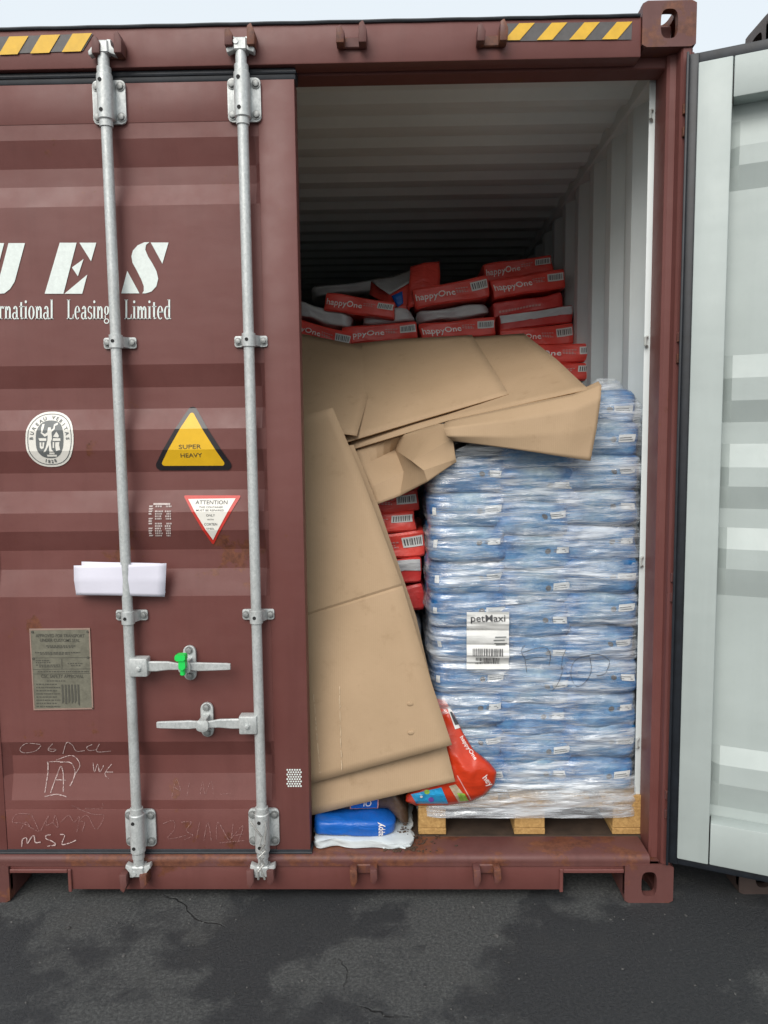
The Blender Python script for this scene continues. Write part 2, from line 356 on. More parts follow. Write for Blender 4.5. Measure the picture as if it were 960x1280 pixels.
def plate_hole(bm, O, U, V, Nn, w, h, hw, hh, t, cr=.016, n=40):
    """slab w x h centred at O, spanned by U,V, with an oblong hole; thickness t along -Nn"""
    O, U, V, Nn = map(Vector, (O, U, V, Nn))
    def sup(a, A, B, p): 
        c, s = math.cos(a), math.sin(a); k = (abs(c/A)**p+abs(s/B)**p)**(-1/p); return c*k, s*k
    rings = []
    for A, B, p, d in ((w/2, h/2, 22, 0), (hw/2, hh/2, 3.2, 0), (hw/2, hh/2, 3.2, -t), (w/2, h/2, 22, -t)):
        rings.append([bm.verts.new(O+U*x+V*y+Nn*d) for x, y in (sup(2*math.pi*k/n, A, B, p) for k in range(n))])
    for i in range(4):
        a, b = rings[i], rings[(i+1) % 4]
        for k in range(n): bm.faces.new((a[k], a[(k+1) % n], b[(k+1) % n], b[k]))
def casting(parent, x0, x1, y0, y1, z0, z1, side, top, front, mt):
    bm = bmesh.new(); cx, cy, cz = (x0+x1)/2, (y0+y1)/2, (z0+z1)/2; t = .024
    ff = y0 if front < 0 else y1; 
    plate_hole(bm, (cx, ff, cz), (1, 0, 0), (0, 0, 1), (0, front, 0), x1-x0, z1-z0, .052, .082*(z1-z0)/.118*.92, t)
    sx = x1 if side > 0 else x0
    plate_hole(bm, (sx, cy, cz), (0, 1, 0), (0, 0, 1), (side, 0, 0), y1-y0-.012, z1-z0-.012, .075, .058, t)
    tz = z1 if top > 0 else z0
    plate_hole(bm, (cx, cy, tz), (1, 0, 0), (0, 1, 0), (0, 0, top), x1-x0-.012, y1-y0-.012, .066, .115, t)
    # blind faces
    bx = x0 if side > 0 else x1; box(bm, min(bx, bx+side*t), max(bx, bx+side*t), y0+.006, y1-.006, z0+.006, z1-.006, .004)
    bz = z0 if top > 0 else z1; box(bm, x0+.006, x1-.006, y0+.006, y1-.006, min(bz, bz+top*t), max(bz, bz+top*t), .004)
    by = y1 if front < 0 else y0; box(bm, x0+.006, x1-.006, min(by, by+front*t), max(by, by+front*t), z0+.006, z1-.006, .004)
    return mk('corner_casting', bm, mt, parent)
for x0, x1, sd_ in ((-.002, .162, -1), (2.276, 2.440, 1)):
    for z0, z1, tp in ((0, .135, -1), (2.768, H+.006, 1)):
        casting(cont, x0, x1, -.006, .172, z0, z1, sd_, tp, -1, M['maroon_rusty'])
        casting(cont, x0, x1, LEN-.172, LEN+.006, z0, z1, sd_, tp, 1, M['maroon_rusty'])
# sill with the two notches beside the castings
bm = bmesh.new()
prism(bm, [(.163, .112), (.366, .112), (.372, .041), (2.062, .041), (2.068, .112), (2.275, .112), (2.275, .142), (.163, .142)], 'y', .004, .055, .003)
sill = mk('sill', bm, M['maroon'], cont)
bm = bmesh.new()
prism(bm, [(-.002, .143), (-.004, .152), (.003, .163), (.016, .166), (.10, .166), (.13, .163), (.13, .130), (-.002, .130)], 'x', .12, 2.36)
o = mk('sill_lip', bm, M['maroon_rusty'], cont, ang=60)
for x in (.366, 2.068):
    bm = bmesh.new(); s = 1 if x < 1 else -1
    box(bm, min(x, x+s*.012), max(x, x+s*.012), -.004, .003, .036, .118, .002); mk('notch_flange', bm, M['maroon'], sill)
    bm = bmesh.new(); xa, xb = (.165, x) if x < 1 else (x, 2.273)
    box(bm, xa, xb, -.006, .003, .106, .119, .002); mk('notch_flange', bm, M['maroon'], sill)
# header
bm = bmesh.new(); box(bm, .163, 2.275, .0, .06, 2.742, 2.862, .004, 2); header = mk('header', bm, M['maroon'], cont)
bm = bmesh.new(); box(bm, .05, 2.388, .061, .14, 2.735, 2.862, .003); mk('header_inner_rail', bm, M['maroon'], cont)
bm = bmesh.new(); tube(bm, [(.17+i*.05, -.001, 2.862+.0006*math.sin(i*1.7)) for i in range(43)], .006, 8); mk('drip_edge', bm, M['rubber'], header)
# posts
def post(mir):
    P = [(2.372, .150), (2.372, .050), (2.380, .042), (2.398, .040), (2.400, .008), (2.405, .0), (2.428, .0), (2.436, .008), (2.437, .16), (2.40, .16)]
    if mir: P = [(W-x, y) for x, y in P]
    bm = bmesh.new(); prism(bm, P, 'z', .136, 2.767); return mk('corner_post', bm, M['maroon'], cont, ang=25)
post(False); post(True)
# roof, walls, floor, front end
def corrug(n_axis, a0, a1, pitch, depth, b0, b1, base, flip=1, flat=.0):
    """list of (a, d) profile: trapezoid corrugation"""
    o = [(a0, 0)]; a = a0+flat
    while a+pitch <= a1-flat:
        o += [(a+pitch*.24, 0), (a+pitch*.5, depth), (a+pitch*.74, depth), (a+pitch, 0)]; a += pitch
    o.append((a1, 0)); return o
def corr_sheet(name, prof, fn, c0, c1, mt, parent, cuts=3):
    bm = bmesh.new(); prev = None
    for a, d in prof:
        row = [bm.verts.new(fn(a, d, c0+(c1-c0)*k/cuts)) for k in range(cuts+1)]
        if prev:
            for k in range(cuts): bm.faces.new((prev[k], prev[k+1], row[k+1], row[k]))
        prev = row
    me = bpy.data.meshes.new(name); bm.to_mesh(me); bm.free(); me.materials.append(mt)
    o = link(name, me, parent); sm = o.modifiers.new('thickness', 'SOLIDIFY'); sm.thickness = .003; sm.offset = 0; return o
pr = corrug('y', .14, LEN-.05, .209, .022, 0, 0, 0, flat=.10)
corr_sheet('roof_panel', pr, lambda a, d, c: (c, a, 2.812+d), .05, 2.388, M['inner'], cont)
pw = corrug('y', .15, LEN-.05, .278, .036, 0, 0, 0, flat=.02)
corr_sheet('side_wall', pw, lambda a, d, c: (2.392+d, a, c), .12, 2.83, M['inner'], cont)
corr_sheet('side_wall', pw, lambda a, d, c: (.046-d, a, c), .12, 2.83, M['inner'], cont)
pe = corrug('x', .05, 2.388, .25, .045, 0, 0, 0, flat=.03)
corr_sheet('end_wall', pe, lambda a, d, c: (a, LEN-.06+d, c), .12, 2.83, M['inner'], cont)
for x0, x1, xi in ((.0, .060, .06), (2.378, 2.437, 2.378)):
    bm = bmesh.new(); box(bm, x0, x1, .173, LEN-.173, 2.775, 2.862, .004); mk('top_side_rail', bm, M['inner'], cont)
    bm = bmesh.new(); box(bm, x0+.002, x1-.002, .173, LEN-.173, .05, .16, .004); mk('bottom_side_rail', bm, M['maroon'], cont)
bm = bmesh.new(); prism(bm, [(2.352, .152), (2.391, .152), (2.391, .205), (2.372, .20)], 'z', .167, 2.775, .002)
mk('wall_edge_strip', bm, M['inner'], cont)
bm = bmesh.new(); prism(bm, [(W-2.352, .152), (W-2.391, .152), (W-2.391, .205), (W-2.372, .20)], 'z', .167, 2.775, .002); mk('wall_edge_strip', bm, M['inner'], cont)
for k in range(6):
    bm = bmesh.new(); y0 = .132+k*2.005; box(bm, .062, 2.376, y0, y0+2.0, .137, .1635, .002); mk('floor_board', bm, M['ply'], cont)
# lashing rings on the near wall corner
for z in (2.63, 1.9, 1.15, .5):
    bm = bmesh.new(); tube(bm, [(2.362, .150, z-.016), (2.352, .138, z-.012), (2.352, .138, z+.012), (2.362, .150, z+.016)], .005, 8); mk('lashing_ring', bm, M['inner_dirty'], cont)
if 0: bm = bmesh.new(); tube(bm, [(2.372, .24, 2.66), (2.345, .25, 2.70), (2.33, .30, 2.68), (2.372, .33, 2.64)], .008, 8); mk('lashing_ring', bm, M['inner_dirty'], cont)
# cam keepers on header and sill
def keeper(x, z, up):
    bm = bmesh.new()
    box(bm, x-.042, x+.042, -.012, -.001, z-.016, z+.016, .003)
    for s in (-1, 1):
        h = .046 if s*up > 0 else .034
        pts = [(x+s*.034-.012, z-.018*up), (x+s*.034+.012, z-.018*up), (x+s*.034+.014, z+h*up*.4), (x+s*.034+.002, z+h*up), (x+s*.034-.010, z+h*up*.8)]
        prism(bm, pts, 'y', -.05, -.004, .003)
    return bm
kx_top = [at(440, 52, 0), at(613, 50, 0), at(140, 65, 0), at(303, 55, 0)]; kx_bot = [at(455, 1084, 0), at(607, 1084, 0), at(172, 1090, 0), at(328, 1085, 0)]
for p in kx_top: mk('cam_keeper', keeper(p.x, p.z-.008, 1), M['maroon_rusty'], header)
for p in kx_bot: mk('cam_keeper', keeper(p.x, p.z, -1), M['maroon_rusty'], sill)
# hazard strips
def flat_poly(bm, pts, Y, eps=.0):
    vs_ = [bm.verts.new((at(x, y, Y).x, Y-eps, at(x, y, Y).z)) for x, y in pts]; bm.faces.new(vs_)
def hazard(strip, stripes):
    bm = bmesh.new(); flat_poly(bm, strip, 0, .0025); mkflat('hazard_strip', bm, M['stripe_black'], header)
    for s in stripes:
        bm = bmesh.new(); flat_poly(bm, s, 0, .0045); mkflat('hazard_stripe', bm, M['stripe_yellow'], header)
hazard([(629, 30), (790, 27.5), (789, 50), (628, 52)], [[(360+(a+30)/1.6, 30.0-(a-430)*.008), (360+(a+61)/1.6, 29.5-(a-430)*.008), (360+(a+31)/1.6, 51.0-(a-430)*.006), (360+a/1.6, 51.3-(a-430)*.006)] for a in (432, 497, 562, 627)])
hazard([(-50, 48), (117, 42.5), (104, 64), (-50, 70)], [[(x+13.5, y), (x+37.5, y-.8), (x+23.7, y+22), (x, y+22.8)] for x, y in ((78, 43), (38.5, 44.8), (-1, 46.6), (-41, 48.5))])

# ------------------------------------------------------------------ doors
DY = .020           # outer face of the doors
ZD0, ZD1 = .178, 2.706
def zpy(py): return at(230, py, DY).z
GRV = [tuple(zpy(p) for p in g) for g in ((172, 205, 228, 256), (455, 483, 510, 536), (562, 590, 613, 640), (663, 688, 712, 745), (927, 947, 970, 1000))]
REC = .023
PROF = [(zpy(153), 0.)]
for a, b_, c_, d_ in GRV: PROF += [(a, 0), (b_, REC), (c_, REC), (d_, 0)]
PROF.append((zpy(1011), 0.))
BREAKS = [z for z, d in PROF]
def door_d(z):
    if z >= PROF[0][0] or z <= PROF[-1][0]: return -.003
    for (za, da), (zb, db) in zip(PROF, PROF[1:]):
        if za >= z >= zb: return da+(db-da)*(za-z)/(za-zb+1e-9)
    return 0
XL, XR = .052, 1.204          # closed door outline in x
ST0, ST1 = .150, 1.088        # inner edges of the stiles
def door(parent_name, M4, mir):
    """door mesh in closed left-door coordinates, mirrored for the right leaf, then moved by M4"""
    def T(b):
        for v in b.verts:
            if mir: v.co.x = W-v.co.x
            v.co = M4 @ v.co
        return b
    bm = bmesh.new(); XS = [ST0-.002, ST0+.024, ST0+.25, ST0+.5, ST0+.7, ST1-.014, ST1+.002]; cuts = 6
    for side in (0, 1):
        prev = None
        for z, d in [(PROF[0][0]+.01, 0)]+PROF+[(PROF[-1][0]-.01, 0)]:
            row = [bm.verts.new((xx, DY+(d if 0 < k < cuts else 0)+side*.004, z)) for k, xx in enumerate(XS)]
            if prev:
                for k in range(cuts): bm.faces.new((prev[k], prev[k+1], row[k+1], row[k])).material_index = side
            prev = row
    d = mk('door', T(bm), [M['maroon'], M['door_inner']], cont, ang=6)
    zt, zb = PROF[0][0], PROF[-1][0]
    for nm, x0, x1, z0, z1 in (('door_stile', XL, ST0, ZD0, ZD1), ('door_stile', ST1, XR, ZD0, ZD1), ('door_rail', ST0+.001, ST1-.001, zt+.001, ZD1-.001), ('door_rail', ST0+.001, ST1-.001, ZD0+.001, zb-.001)):
        bm = bmesh.new(); fp = DY-.003 if nm == 'door_stile' else DY-.0015
        b2 = bmesh.new(); box(b2, x0, x1, fp, DY+.0025, z0, z1, .0015, 2); join(bm, b2, mi=0)
        b2 = bmesh.new(); box(b2, x0+.001, x1-.001, DY+.003, DY+.072, z0+.001, z1-.001, .004, 2); join(bm, b2, mi=1)
        for fc in bm.faces:
            if all(v.co.x > XR-.006 for v in fc.verts): fc.material_index = 0
        mk(nm, T(bm), [M['maroon'], M['door_inner']], d, ang=25)
    # gasket: lipped strip all round
    bm = bmesh.new()
    for x0, x1, z0, z1 in ((XL-.028, XL+.004, ZD0-.028, ZD1+.034),):
        box(bm, x0, x1, DY+.012, DY+.060, z0, z1, .006, 2); xm = x0 if x0 < XL else x1
        box(bm, xm-.005, xm+.003, DY+.03, DY+.078, z0, z1, .003, 2)
    for z0, z1 in ((ZD0-.030, ZD0+.003), (ZD1-.003, ZD1+.036)):
        box(bm, XL-.03, XR+.006, DY-.004, DY+.055, z0, z1, .007, 2); zm = (z0+z1)/2
        tube(bm, [(XL-.03, DY-.003, zm+.004), (XR+.006, DY-.003, zm+.004)], .0065, 8)
    mk('gasket', T(bm), M['rubber'], d, ang=40)
    # welded seams beside the stile
    return d, T
ldoor, _ = door('left', Matrix.Identity(4), False); tag(ldoor, 'closed maroon left door with two locking bars and stickers')
TH = math.radians(157)
HX, HY = 2.4265, .050
M4 = Matrix.Translation((HX+.035, HY-.028, 0)) @ Matrix.Rotation(TH, 4, 'Z') @ Matrix.Translation((-(W-XL), -DY-.004, 0))
rdoor, RT = door('right', M4, True); tag(rdoor, 'open right door showing its pale grey inner face')
# hinges between post and open door
for zc in (2.55, 1.86, 1.09, .35):
    bm = bmesh.new(); tube(bm, [(2.441, -.006, zc-.05), (2.441, -.006, zc+.05)], .011, 12); tube(bm, [(2.441, -.006, zc-.058), (2.441, -.006, zc+.058)], .006, 10)
    box(bm, 2.405, 2.440, -.012, .0005, zc-.048, zc-.018, .002); box(bm, 2.405, 2.440, -.012, .0005, zc+.018, zc+.048, .002)
    mk('hinge', bm, M['maroon_rusty'], cont)
    bm = bmesh.new(); box(bm, 2.4442, 2.468, -.010, .012, zc-.015, zc+.015, .002); mk('hinge_leaf', bm, M['maroon_rusty'], rdoor)
bm = bmesh.new(); box(bm, 2.428, 2.436, -.009, -.001, .16, 2.75, .002); mk('post_edge_strip', bm, M['maroon_rusty'], cont)

# ---- locking gear of the closed door
RY = -.024; RX = (.6225, 1.0475)
def bolt(bm, x, z, y, r=.0105):
    prism(bm, [(x+r*math.cos(k*math.pi/3+.3), z+r*math.sin(k*math.pi/3+.3)) for k in range(6)], 'y', y-.008, y, .001)
    prism(bm, [(x+r*1.35*math.cos(k*math.pi/6), z+r*1.35*math.sin(k*math.pi/6)) for k in range(12)], 'y', y-.002, y+.001)
def arch(x, z0, z1, ri, t, yb, wide):
    """saddle strap over the bar: flat feet and a half-round bridge"""
    P = [(x-wide, yb)]; P2 = []
    out = [(x-wide, yb), (x-wide, yb-t), (x-ri-t-.004, yb-t)]
    for k in range(13):
        a = math.pi - math.pi*k/12; out.append((x+(ri+t)*math.cos(a), min(yb-t, RY) - (ri+t)*math.sin(a)*.9 if True else 0))
    out += [(x+ri+t+.004, yb-t), (x+wide, yb-t), (x+wide, yb)]
    return out
def big_bracket(x, zc):
    bm = bmesh.new(); hh = .066; yb = DY-.004
    prism(bm, rrect(x, zc, .104, hh*2, .014), 'y', yb-.008, yb, .002)
    tube(bm, [(x, RY, zc-hh-.003), (x, RY, zc-hh+.001), (x, RY, zc+hh-.001), (x, RY, zc+hh+.003)], [.021, .0245, .0245, .021], 24)
    box(bm, x-.0225, x+.0225, RY, yb-.004, zc-hh+.006, zc+hh-.006, .003)
    tube(bm, [(x, RY, zc+hh-.004), (x, RY, zc+hh+.022)], .0215, 20); tube(bm, [(x, RY, zc-hh-.022), (x, RY, zc-hh+.004)], .0205, 20)
    br = mk('bar_bracket', bm, M['galv'], ldoor, ang=30)
    for sx in (-1, 1):
        for sz in (-1, 1):
            bm = bmesh.new(); bolt(bm, x+sx*.0375, zc+sz*.046, yb-.009); mk('bolt', bm, M['bolt'], ldoor, ang=25)
    for sz in (-1, 1):
        bm = bmesh.new(); tube(bm, [(x-.006, RY-.0235, zc+sz*.044), (x-.006, RY-.0255, zc+sz*.044)], .0062, 10); mk('bracket_hole', bm, M['hole'], ldoor)
def small_clamp(x, zc):
    bm = bmesh.new(); yb = DY-.003; h = .0175
    prism(bm, rrect(x-.0, zc, .106, h*2, .006), 'y', yb-.006, yb, .0015)
    tube(bm, [(x, RY, zc-h-.003), (x, RY, zc+h+.003)], .0215, 22); box(bm, x-.021, x+.021, RY, yb-.004, zc-h, zc+h, .002)
    for s in (-1, 1):
        prism(bm, [(x+s*.019, yb-.004), (x+s*.032, yb-.004), (x+s*.021, RY+.004), (x+s*.015, RY+.004)], 'z', zc-h+.001, zc+h-.001)
    mk('bar_clamp', bm, M['galv'], ldoor, ang=30)
    for s in (-1, 1):
        bm = bmesh.new(); bolt(bm, x+s*.041, zc, yb-.007, .009); mk('bolt', bm, M['bolt'], ldoor, ang=25)
    bm = bmesh.new(); tube(bm, [(x-.003, RY-.0205, zc), (x-.003, RY-.0225, zc)], .0058, 10); mk('bracket_hole', bm, M['hole'], ldoor)
def cam_end(x, z, up):
    bm = bmesh.new(); tube(bm, [(x, RY, z-.05*up), (x, RY, z-.02*up), (x, RY, z)], [.0165, .0175, .015], 18)
    b2 = bmesh.new(); box(b2, x-.021, x+.021, RY-.017, RY+.030, z-.004, z+.034, .004) if up > 0 else box(b2, x-.021, x+.021, RY-.017, RY+.030, z-.034, z+.004, .004); join(bm, b2)
    for s in (-1, 1):
        prism(bm, [(x+s*.012, z+.002*up), (x+s*.041, z-.010*up), (x+s*.044, z+.004*up), (x+s*.026, z+.016*up), (x+s*.030, z+.036*up), (x+s*.016, z+.038*up)], 'y', RY-.012, RY+.014, .003)
    tube(bm, [(x-.012, RY-.02, z+.020*up), (x-.012, RY+.03, z+.020*up)], .008, 10)
    mk('bar_cam', bm, M['galv'], ldoor, ang=30)
for x, pt, pb, mids in ((RX[0], 122, 1041, (427, 772)), (RX[1], 119, 1040, (425, 771))):
    zt = at(137 if x < .8 else 304, pt, RY).z; zb = at(174 if x < .8 else 326, pb, RY).z
    bm = bmesh.new(); tube(bm, [(x, RY, zb-.05), (x, RY, zt+.10)], .0168, 24); mk('locking_bar', bm, M['galv'], ldoor, ang=60)
    big_bracket(x, zt); big_bracket(x, zb)
    for m_ in mids: small_clamp(x, at(150 if x < .8 else 312, m_, RY).z)
    cam_end(x, at(300, 62, RY).z-.004, 1); cam_end(x, at(300, 1082, RY).z, -1)
# handles
def handle(xh, side, py, pcx):
    z = at(240, py, RY).z; xc = at(pcx, py, RY).x
    xe = xh+side*.34
    bm = bmesh.new(); box(bm, min(xh+side*.004, xh+side*.064), max(xh+side*.004, xh+side*.064), RY-.024, RY+.018, z-.031, z+.031, .005, 2)
    bolt(bm, xh+side*.036, z-.002, RY-.024, .008); mk('handle_hub', bm, M['galv'], ldoor, ang=30)
    bm = bmesh.new(); prev = None
    L = abs(xe-xh); K = [(.055, .017, -.006, 0), (.09, .017, -.006, 0), (.13, .0145, -.010, .003), (.165, .011, -.022, .004), (.195, .011, -.022, .004), (.23, .0145, -.016, .001), (.26, .0135, -.014, 0), (.325, .0115, -.016, .001), (.338, .010, -.016, .001)]
    rings = []
    for d, h, yo, zo in K:
        x = xh+side*d; th = .0055
        rings.append([bm.verts.new((x, RY+yo+dy, z+zo+dz)) for dy, dz in ((-th, -h*.8), (-th, h*.8), (-th*.4, h), (th*.6, h), (th, h*.7), (th, -h*.7), (th*.6, -h), (-th*.4, -h))])
    for a, b2 in zip(rings, rings[1:]):
        for k in range(8): bm.faces.new((a[k], a[(k+1) % 8], b2[(k+1) % 8], b2[k]))
    bm.faces.new(rings[0]); bm.faces.new(rings[-1][::-1]); mk('door_handle', bm, M['galv'], ldoor, ang=30)
    bm = bmesh.new(); yb = DY-.003
    prism(bm, rrect(xc, z, .042, .118, .02, 6), 'y', yb-.012, yb, .002)
    box(bm, xc-.018, xc+.018, RY-.010, yb-.006, z-.022, z-.014, .002); 
    prism(bm, rrect(xc, z+.004, .040, .038, .012), 'y', RY-.036, RY-.030, .001); box(bm, xc-.014, xc+.010, RY-.033, yb-.006, z+.014, z+.020, .001)
    mk('handle_catch', bm, M['galv'], ldoor, ang=30)
    for s in (-1, 1):
        bm = bmesh.new(); bolt(bm, xc, z+s*.044, yb-.013, .010); mk('bolt', bm, M['bolt'], ldoor, ang=25)
    return xc, z
xs, zs = handle(RX[0], 1, 832, 234); xs += .004; zs += .032; handle(RX[1], -1, 904, 256)

# ---- print, stickers and plates on the closed door (traced on the door plane, wrapped over its folds)
def wrap(name, polys, mt, eps=.0022, parent=None, tris=None):
    """polys: pixel outlines on the door plane -> faces that follow the door's profile"""
    bm = bmesh.new()
    for P in polys:
        V = [bm.verts.new((at(x, y, DY).x, 0, at(x, y, DY).z)) for x, y in P]
        for t in tessellate_polygon([[Vector((x, y, 0)) for x, y in P]]):
            try: bm.faces.new([V[i] for i in t])
            except ValueError: pass
    if tris:
        vv, ff = tris; V = [bm.verts.new((at(x, y, DY).x, 0, at(x, y, DY).z)) for x, y in vv]
        for f in ff:
            try: bm.faces.new([V[i] for i in f])
            except ValueError: pass
    bmesh.ops.triangulate(bm, faces=bm.faces[:])
    zmin = min(v.co.z for v in bm.verts); zmax = max(v.co.z for v in bm.verts)
    for z in BREAKS:
        if zmin < z < zmax: bmesh.ops.bisect_plane(bm, geom=bm.verts[:]+bm.edges[:]+bm.faces[:], plane_co=(0, 0, z), plane_no=(0, 0, 1))
    for v in bm.verts: v.co.y = DY+door_d(v.co.z)-eps
    for f in bm.faces:
        if f.normal.y > 0: f.normal_flip()
    return mkflat(name, bm, mt, parent or ldoor)
def ptext(s, cx, cy, h, w=None, rot=0, bold=0, sx=1):
    vv, ff = text_geo(s, bold); mx = max(x for x, y in vv)-min(x for x, y in vv); k = (w/mx/h) if w else sx
    c, sn = math.cos(rot), math.sin(rot)
    return [(cx+(x*k*c+y*sn)*h, cy-(y*c-x*k*sn)*h) for x, y in vv], ff
q = lambda P: [(x/4.267, 290+y/4.267) for x, y in P]
wrap('lettering', [q([(320, 58), (410, 58), (340, 330), (240, 330)]), q([(425, 58), (515, 58), (487, 157)]), q([(385, 190), (447, 145), (417, 237)]), q([(345, 330), (467, 228), (440, 330)])], M['white_print'])
wrap('lettering', [q([(805, 57), (900, 57), (867, 170)]), q([(680, 208), (745, 328), (648, 328)]),
    q([(798, 55), (770, 56), (735, 72), (710, 100), (702, 130), (708, 165), (730, 205), (755, 255), (768, 290), (768, 315), (760, 328), (778, 328), (810, 318), (835, 290), (845, 250), (836, 210), (815, 170), (790, 130), (776, 95), (780, 70)])], M['white_print'])
wrap('lettering', [q([(47, 60), (135, 60), (80, 265), (55, 305), (25, 328), (-30, 332), (-60, 322), (-15, 280), (0, 240)]), q([(-75, 60), (24, 60), (-35, 290), (-60, 310), (-100, 322), (-130, 300), (-120, 240)])], M['white_print'])
# condensed serif line, glyphs drawn from stems, bowls and serifs (unit: cap height 1)
ST = .105; TH_ = .035
def stem(x, y0, y1, w=ST): return [(x, y0), (x+w, y0), (x+w, y1), (x, y1)]
def ser(x0, x1, y, h=.035): return [(x0, y), (x1, y), (x1, y+h), (x0, y+h)]
def bowl(cx, cy, rx, ry, a0=0, a1=360, n=18, thick=ST, thin=TH_):
    o, i = [], []
    for k in range(n+1):
        a = math.radians(a0+(a1-a0)*k/n); c, s = math.cos(a), math.sin(a); o.append((cx+rx*c, cy+ry*s)); i.append((cx+(rx-thick)*c, cy+(ry-thin)*s))
    return [[o[k], o[k+1], i[k+1], i[k]] for k in range(n)]
XH = .66
def glyph(ch):
    if ch == 'I': return [stem(.05, 0, 1), ser(0, .2, 0), ser(0, .2, .965)], .25
    if ch == 'L': return [stem(.05, 0, 1), ser(0, .2, .965), ser(0, .38, 0, .05), [(.33, 0), (.40, 0), (.42, .25), (.385, .25)]], .47
    if ch == 'i': return [stem(.04, 0, XH), ser(0, .19, 0), ser(0, .1, XH-.035)] + bowl(.09, .88, .065, .075, n=10, thick=.064, thin=.074), .235
    if ch == 'l': return [stem(.04, 0, 1), ser(0, .19, 0), ser(0, .1, .965)], .235
    if ch == 't': return [stem(.07, .05, .86), ser(0, .26, XH-.04, .04)] + bowl(.17, .10, .10, .10, 180, 340, 8, .05), .30
    if ch == 'n': return [stem(.04, 0, XH), ser(0, .19, 0), ser(0, .1, XH-.035), stem(.27, 0, .45), ser(.23, .42, 0)] + bowl(.245, .45, .13, .21, 0, 180, 10, ST, .06), .45
    if ch == 'm': return [stem(.04, 0, XH), ser(0, .19, 0), ser(0, .1, XH-.035), stem(.25, 0, .45), ser(.21, .39, 0), stem(.46, 0, .45), ser(.42, .61, 0)] + bowl(.235, .45, .12, .21, 0, 180, 10, ST, .06) + bowl(.445, .45, .12, .21, 0, 180, 10, ST, .06), .65
    if ch == 'r': return [stem(.04, 0, XH), ser(0, .21, 0), ser(0, .1, XH-.035)] + bowl(.22, .53, .10, .13, 60, 180, 8, .07, .06) + bowl(.26, .58, .05, .06, n=10, thick=.049, thin=.059), .33
    if ch == 'o': return bowl(.185, .33, .185, .345), .415
    if ch == 'e': return bowl(.18, .33, .18, .345, 0, 310) + [ser(.08, .35, .34, .04)], .40
    if ch == 'a': return [stem(.22, .04, .48), ser(.25, .39, 0, .06)] + bowl(.19, .46, .135, .21, 0, 165, 10, ST, .05) + bowl(.15, .17, .15, .185, 40, 330, 14, .085, .045), .41
    if ch == 's': return bowl(.15, .49, .14, .18, 20, 270, 12, .075, .05) + bowl(.15, .17, .15, .18, -160, 90, 12, .075, .05), .33
    if ch == 'g': return bowl(.165, .44, .155, .23, n=16) + bowl(.165, -.10, .165, .14, n=16, thick=.06, thin=.05) + [ser(.27, .38, .58, .05), stem(.06, .04, .2, .06)], .39
    if ch == 'd': return [stem(.25, 0, 1), ser(.2, .3, .965), ser(.3, .41, 0)] + bowl(.18, .33, .18, .345, 40, 320), .43
    return [], .2
def serif_line(words, y, h, slope):
    for wtxt, x0, x1 in words:
        adv = sum(glyph(c)[1] for c in wtxt); k = (x1-x0)/adv; x = 0; polys = []
        for c in wtxt:
            P, a = glyph(c)
            polys += [[(x0+(x+px)*k, y-py*h+(x0+(x+px)*k)*slope) for px, py in poly] for poly in P]; x += a
        wrap('lettering', polys, M['white_print'])
serif_line([('International', -31, 68), ('Leasing', 84, 138), ('Limited', 156, 214.5)], 399, 24.5, .0)
# triangle SUPER HEAVY
def rtri(A, B, C, r, n=6):
    P = [Vector((*p, 0)) for p in (A, B, C)]; o = []
    for i in range(3):
        p, a, b = P[i], P[i-1], P[(i+1) % 3]; da, db = (a-p).normalized(), (b-p).normalized()
        half = math.acos(max(-1, min(1, da.dot(db))))/2; t = r/math.tan(half); c = p+(da+db).normalized()*(r/math.sin(half))
        s, e = p+da*t, p+db*t
        for k in range(n+1):
            v = (s+(e-s)*(k/n)-c); v = v.normalized()*r; o.append((c.x+v.x, c.y+v.y))
    return o
sg = lambda P: [(180+x/8, 480+y/8) for x, y in P]
wrap('warning_sticker', [rtri(*sg([(468, 180), (905, 862), (70, 866)]), 6)], M['black_print'], .0022)
wrap('sticker_field', [rtri(*sg([(466, 262), (815, 818), (152, 820)]), 3)], M['yellow'], .0030)
wrap('sticker_text', [], M['dark_print'], .0038, tris=ptext('SUPER', 237.6, 560.8, 5.4, 28, -.02, .01))
wrap('sticker_text', [], M['dark_print'], .0038, tris=ptext('HEAVY', 238.6, 571.7, 5.4, 27, -.02, .01))
# red and white attention triangle
at_ = lambda P: [(170+x/6.857, 610+y/6.857) for x, y in P]
wrap('attention_sticker', [rtri(*at_([(395, 66), (652, 495), (895, 66)]), 1.5)], M['red_print'], .0022)
wrap('sticker_field', [at_([(440, 96), (655, 448), (848, 90)])], M['pink_white'], .0030)
for s_, cx, cy, h, w in (('ATTENTION', 645, 140, 5.0, 40), ('THIS CONTAINER', 642, 172, 2.3, 30), ('MUST BE REPAIRED', 636, 198, 2.3, 35), ('ONLY', 640, 243, 3.0, 11), ('WITH', 640, 276, 2.0, 8), ('CORTEN', 643, 320, 3.2, 16), ('STEEL', 640, 355, 2.2, 10)):
    x, y = at_([(cx, cy)])[0]; wrap('sticker_text', [], M['ink'], .0038, tris=ptext(s_, x, y, h, w, 0, .004))
# stencilled capacity table (too small to read in the photograph): rows of short bars
polys = []; rr = random.Random(5)
for r_ in range(14):
    y = 629+r_*3.05
    if r_ == 0: polys.append([(191, y), (212, y), (212, y+2.4), (191, y+2.4)]); continue
    if r_ not in (5, 9): polys.append([(186, y), (186+rr.uniform(3, 6), y), (190, y+1.9), (186, y+1.9)])
    x = 194
    while x < 213:
        w = rr.uniform(.8, 2.2)
        if (x < 202 or x > 206) and r_ not in (2, 7): polys.append([(x, y), (x+w, y), (x+w, y+2), (x, y+2)])
        x += w+rr.uniform(.5, .9)
wrap('capacity_stencil', polys, M['faded_print'])
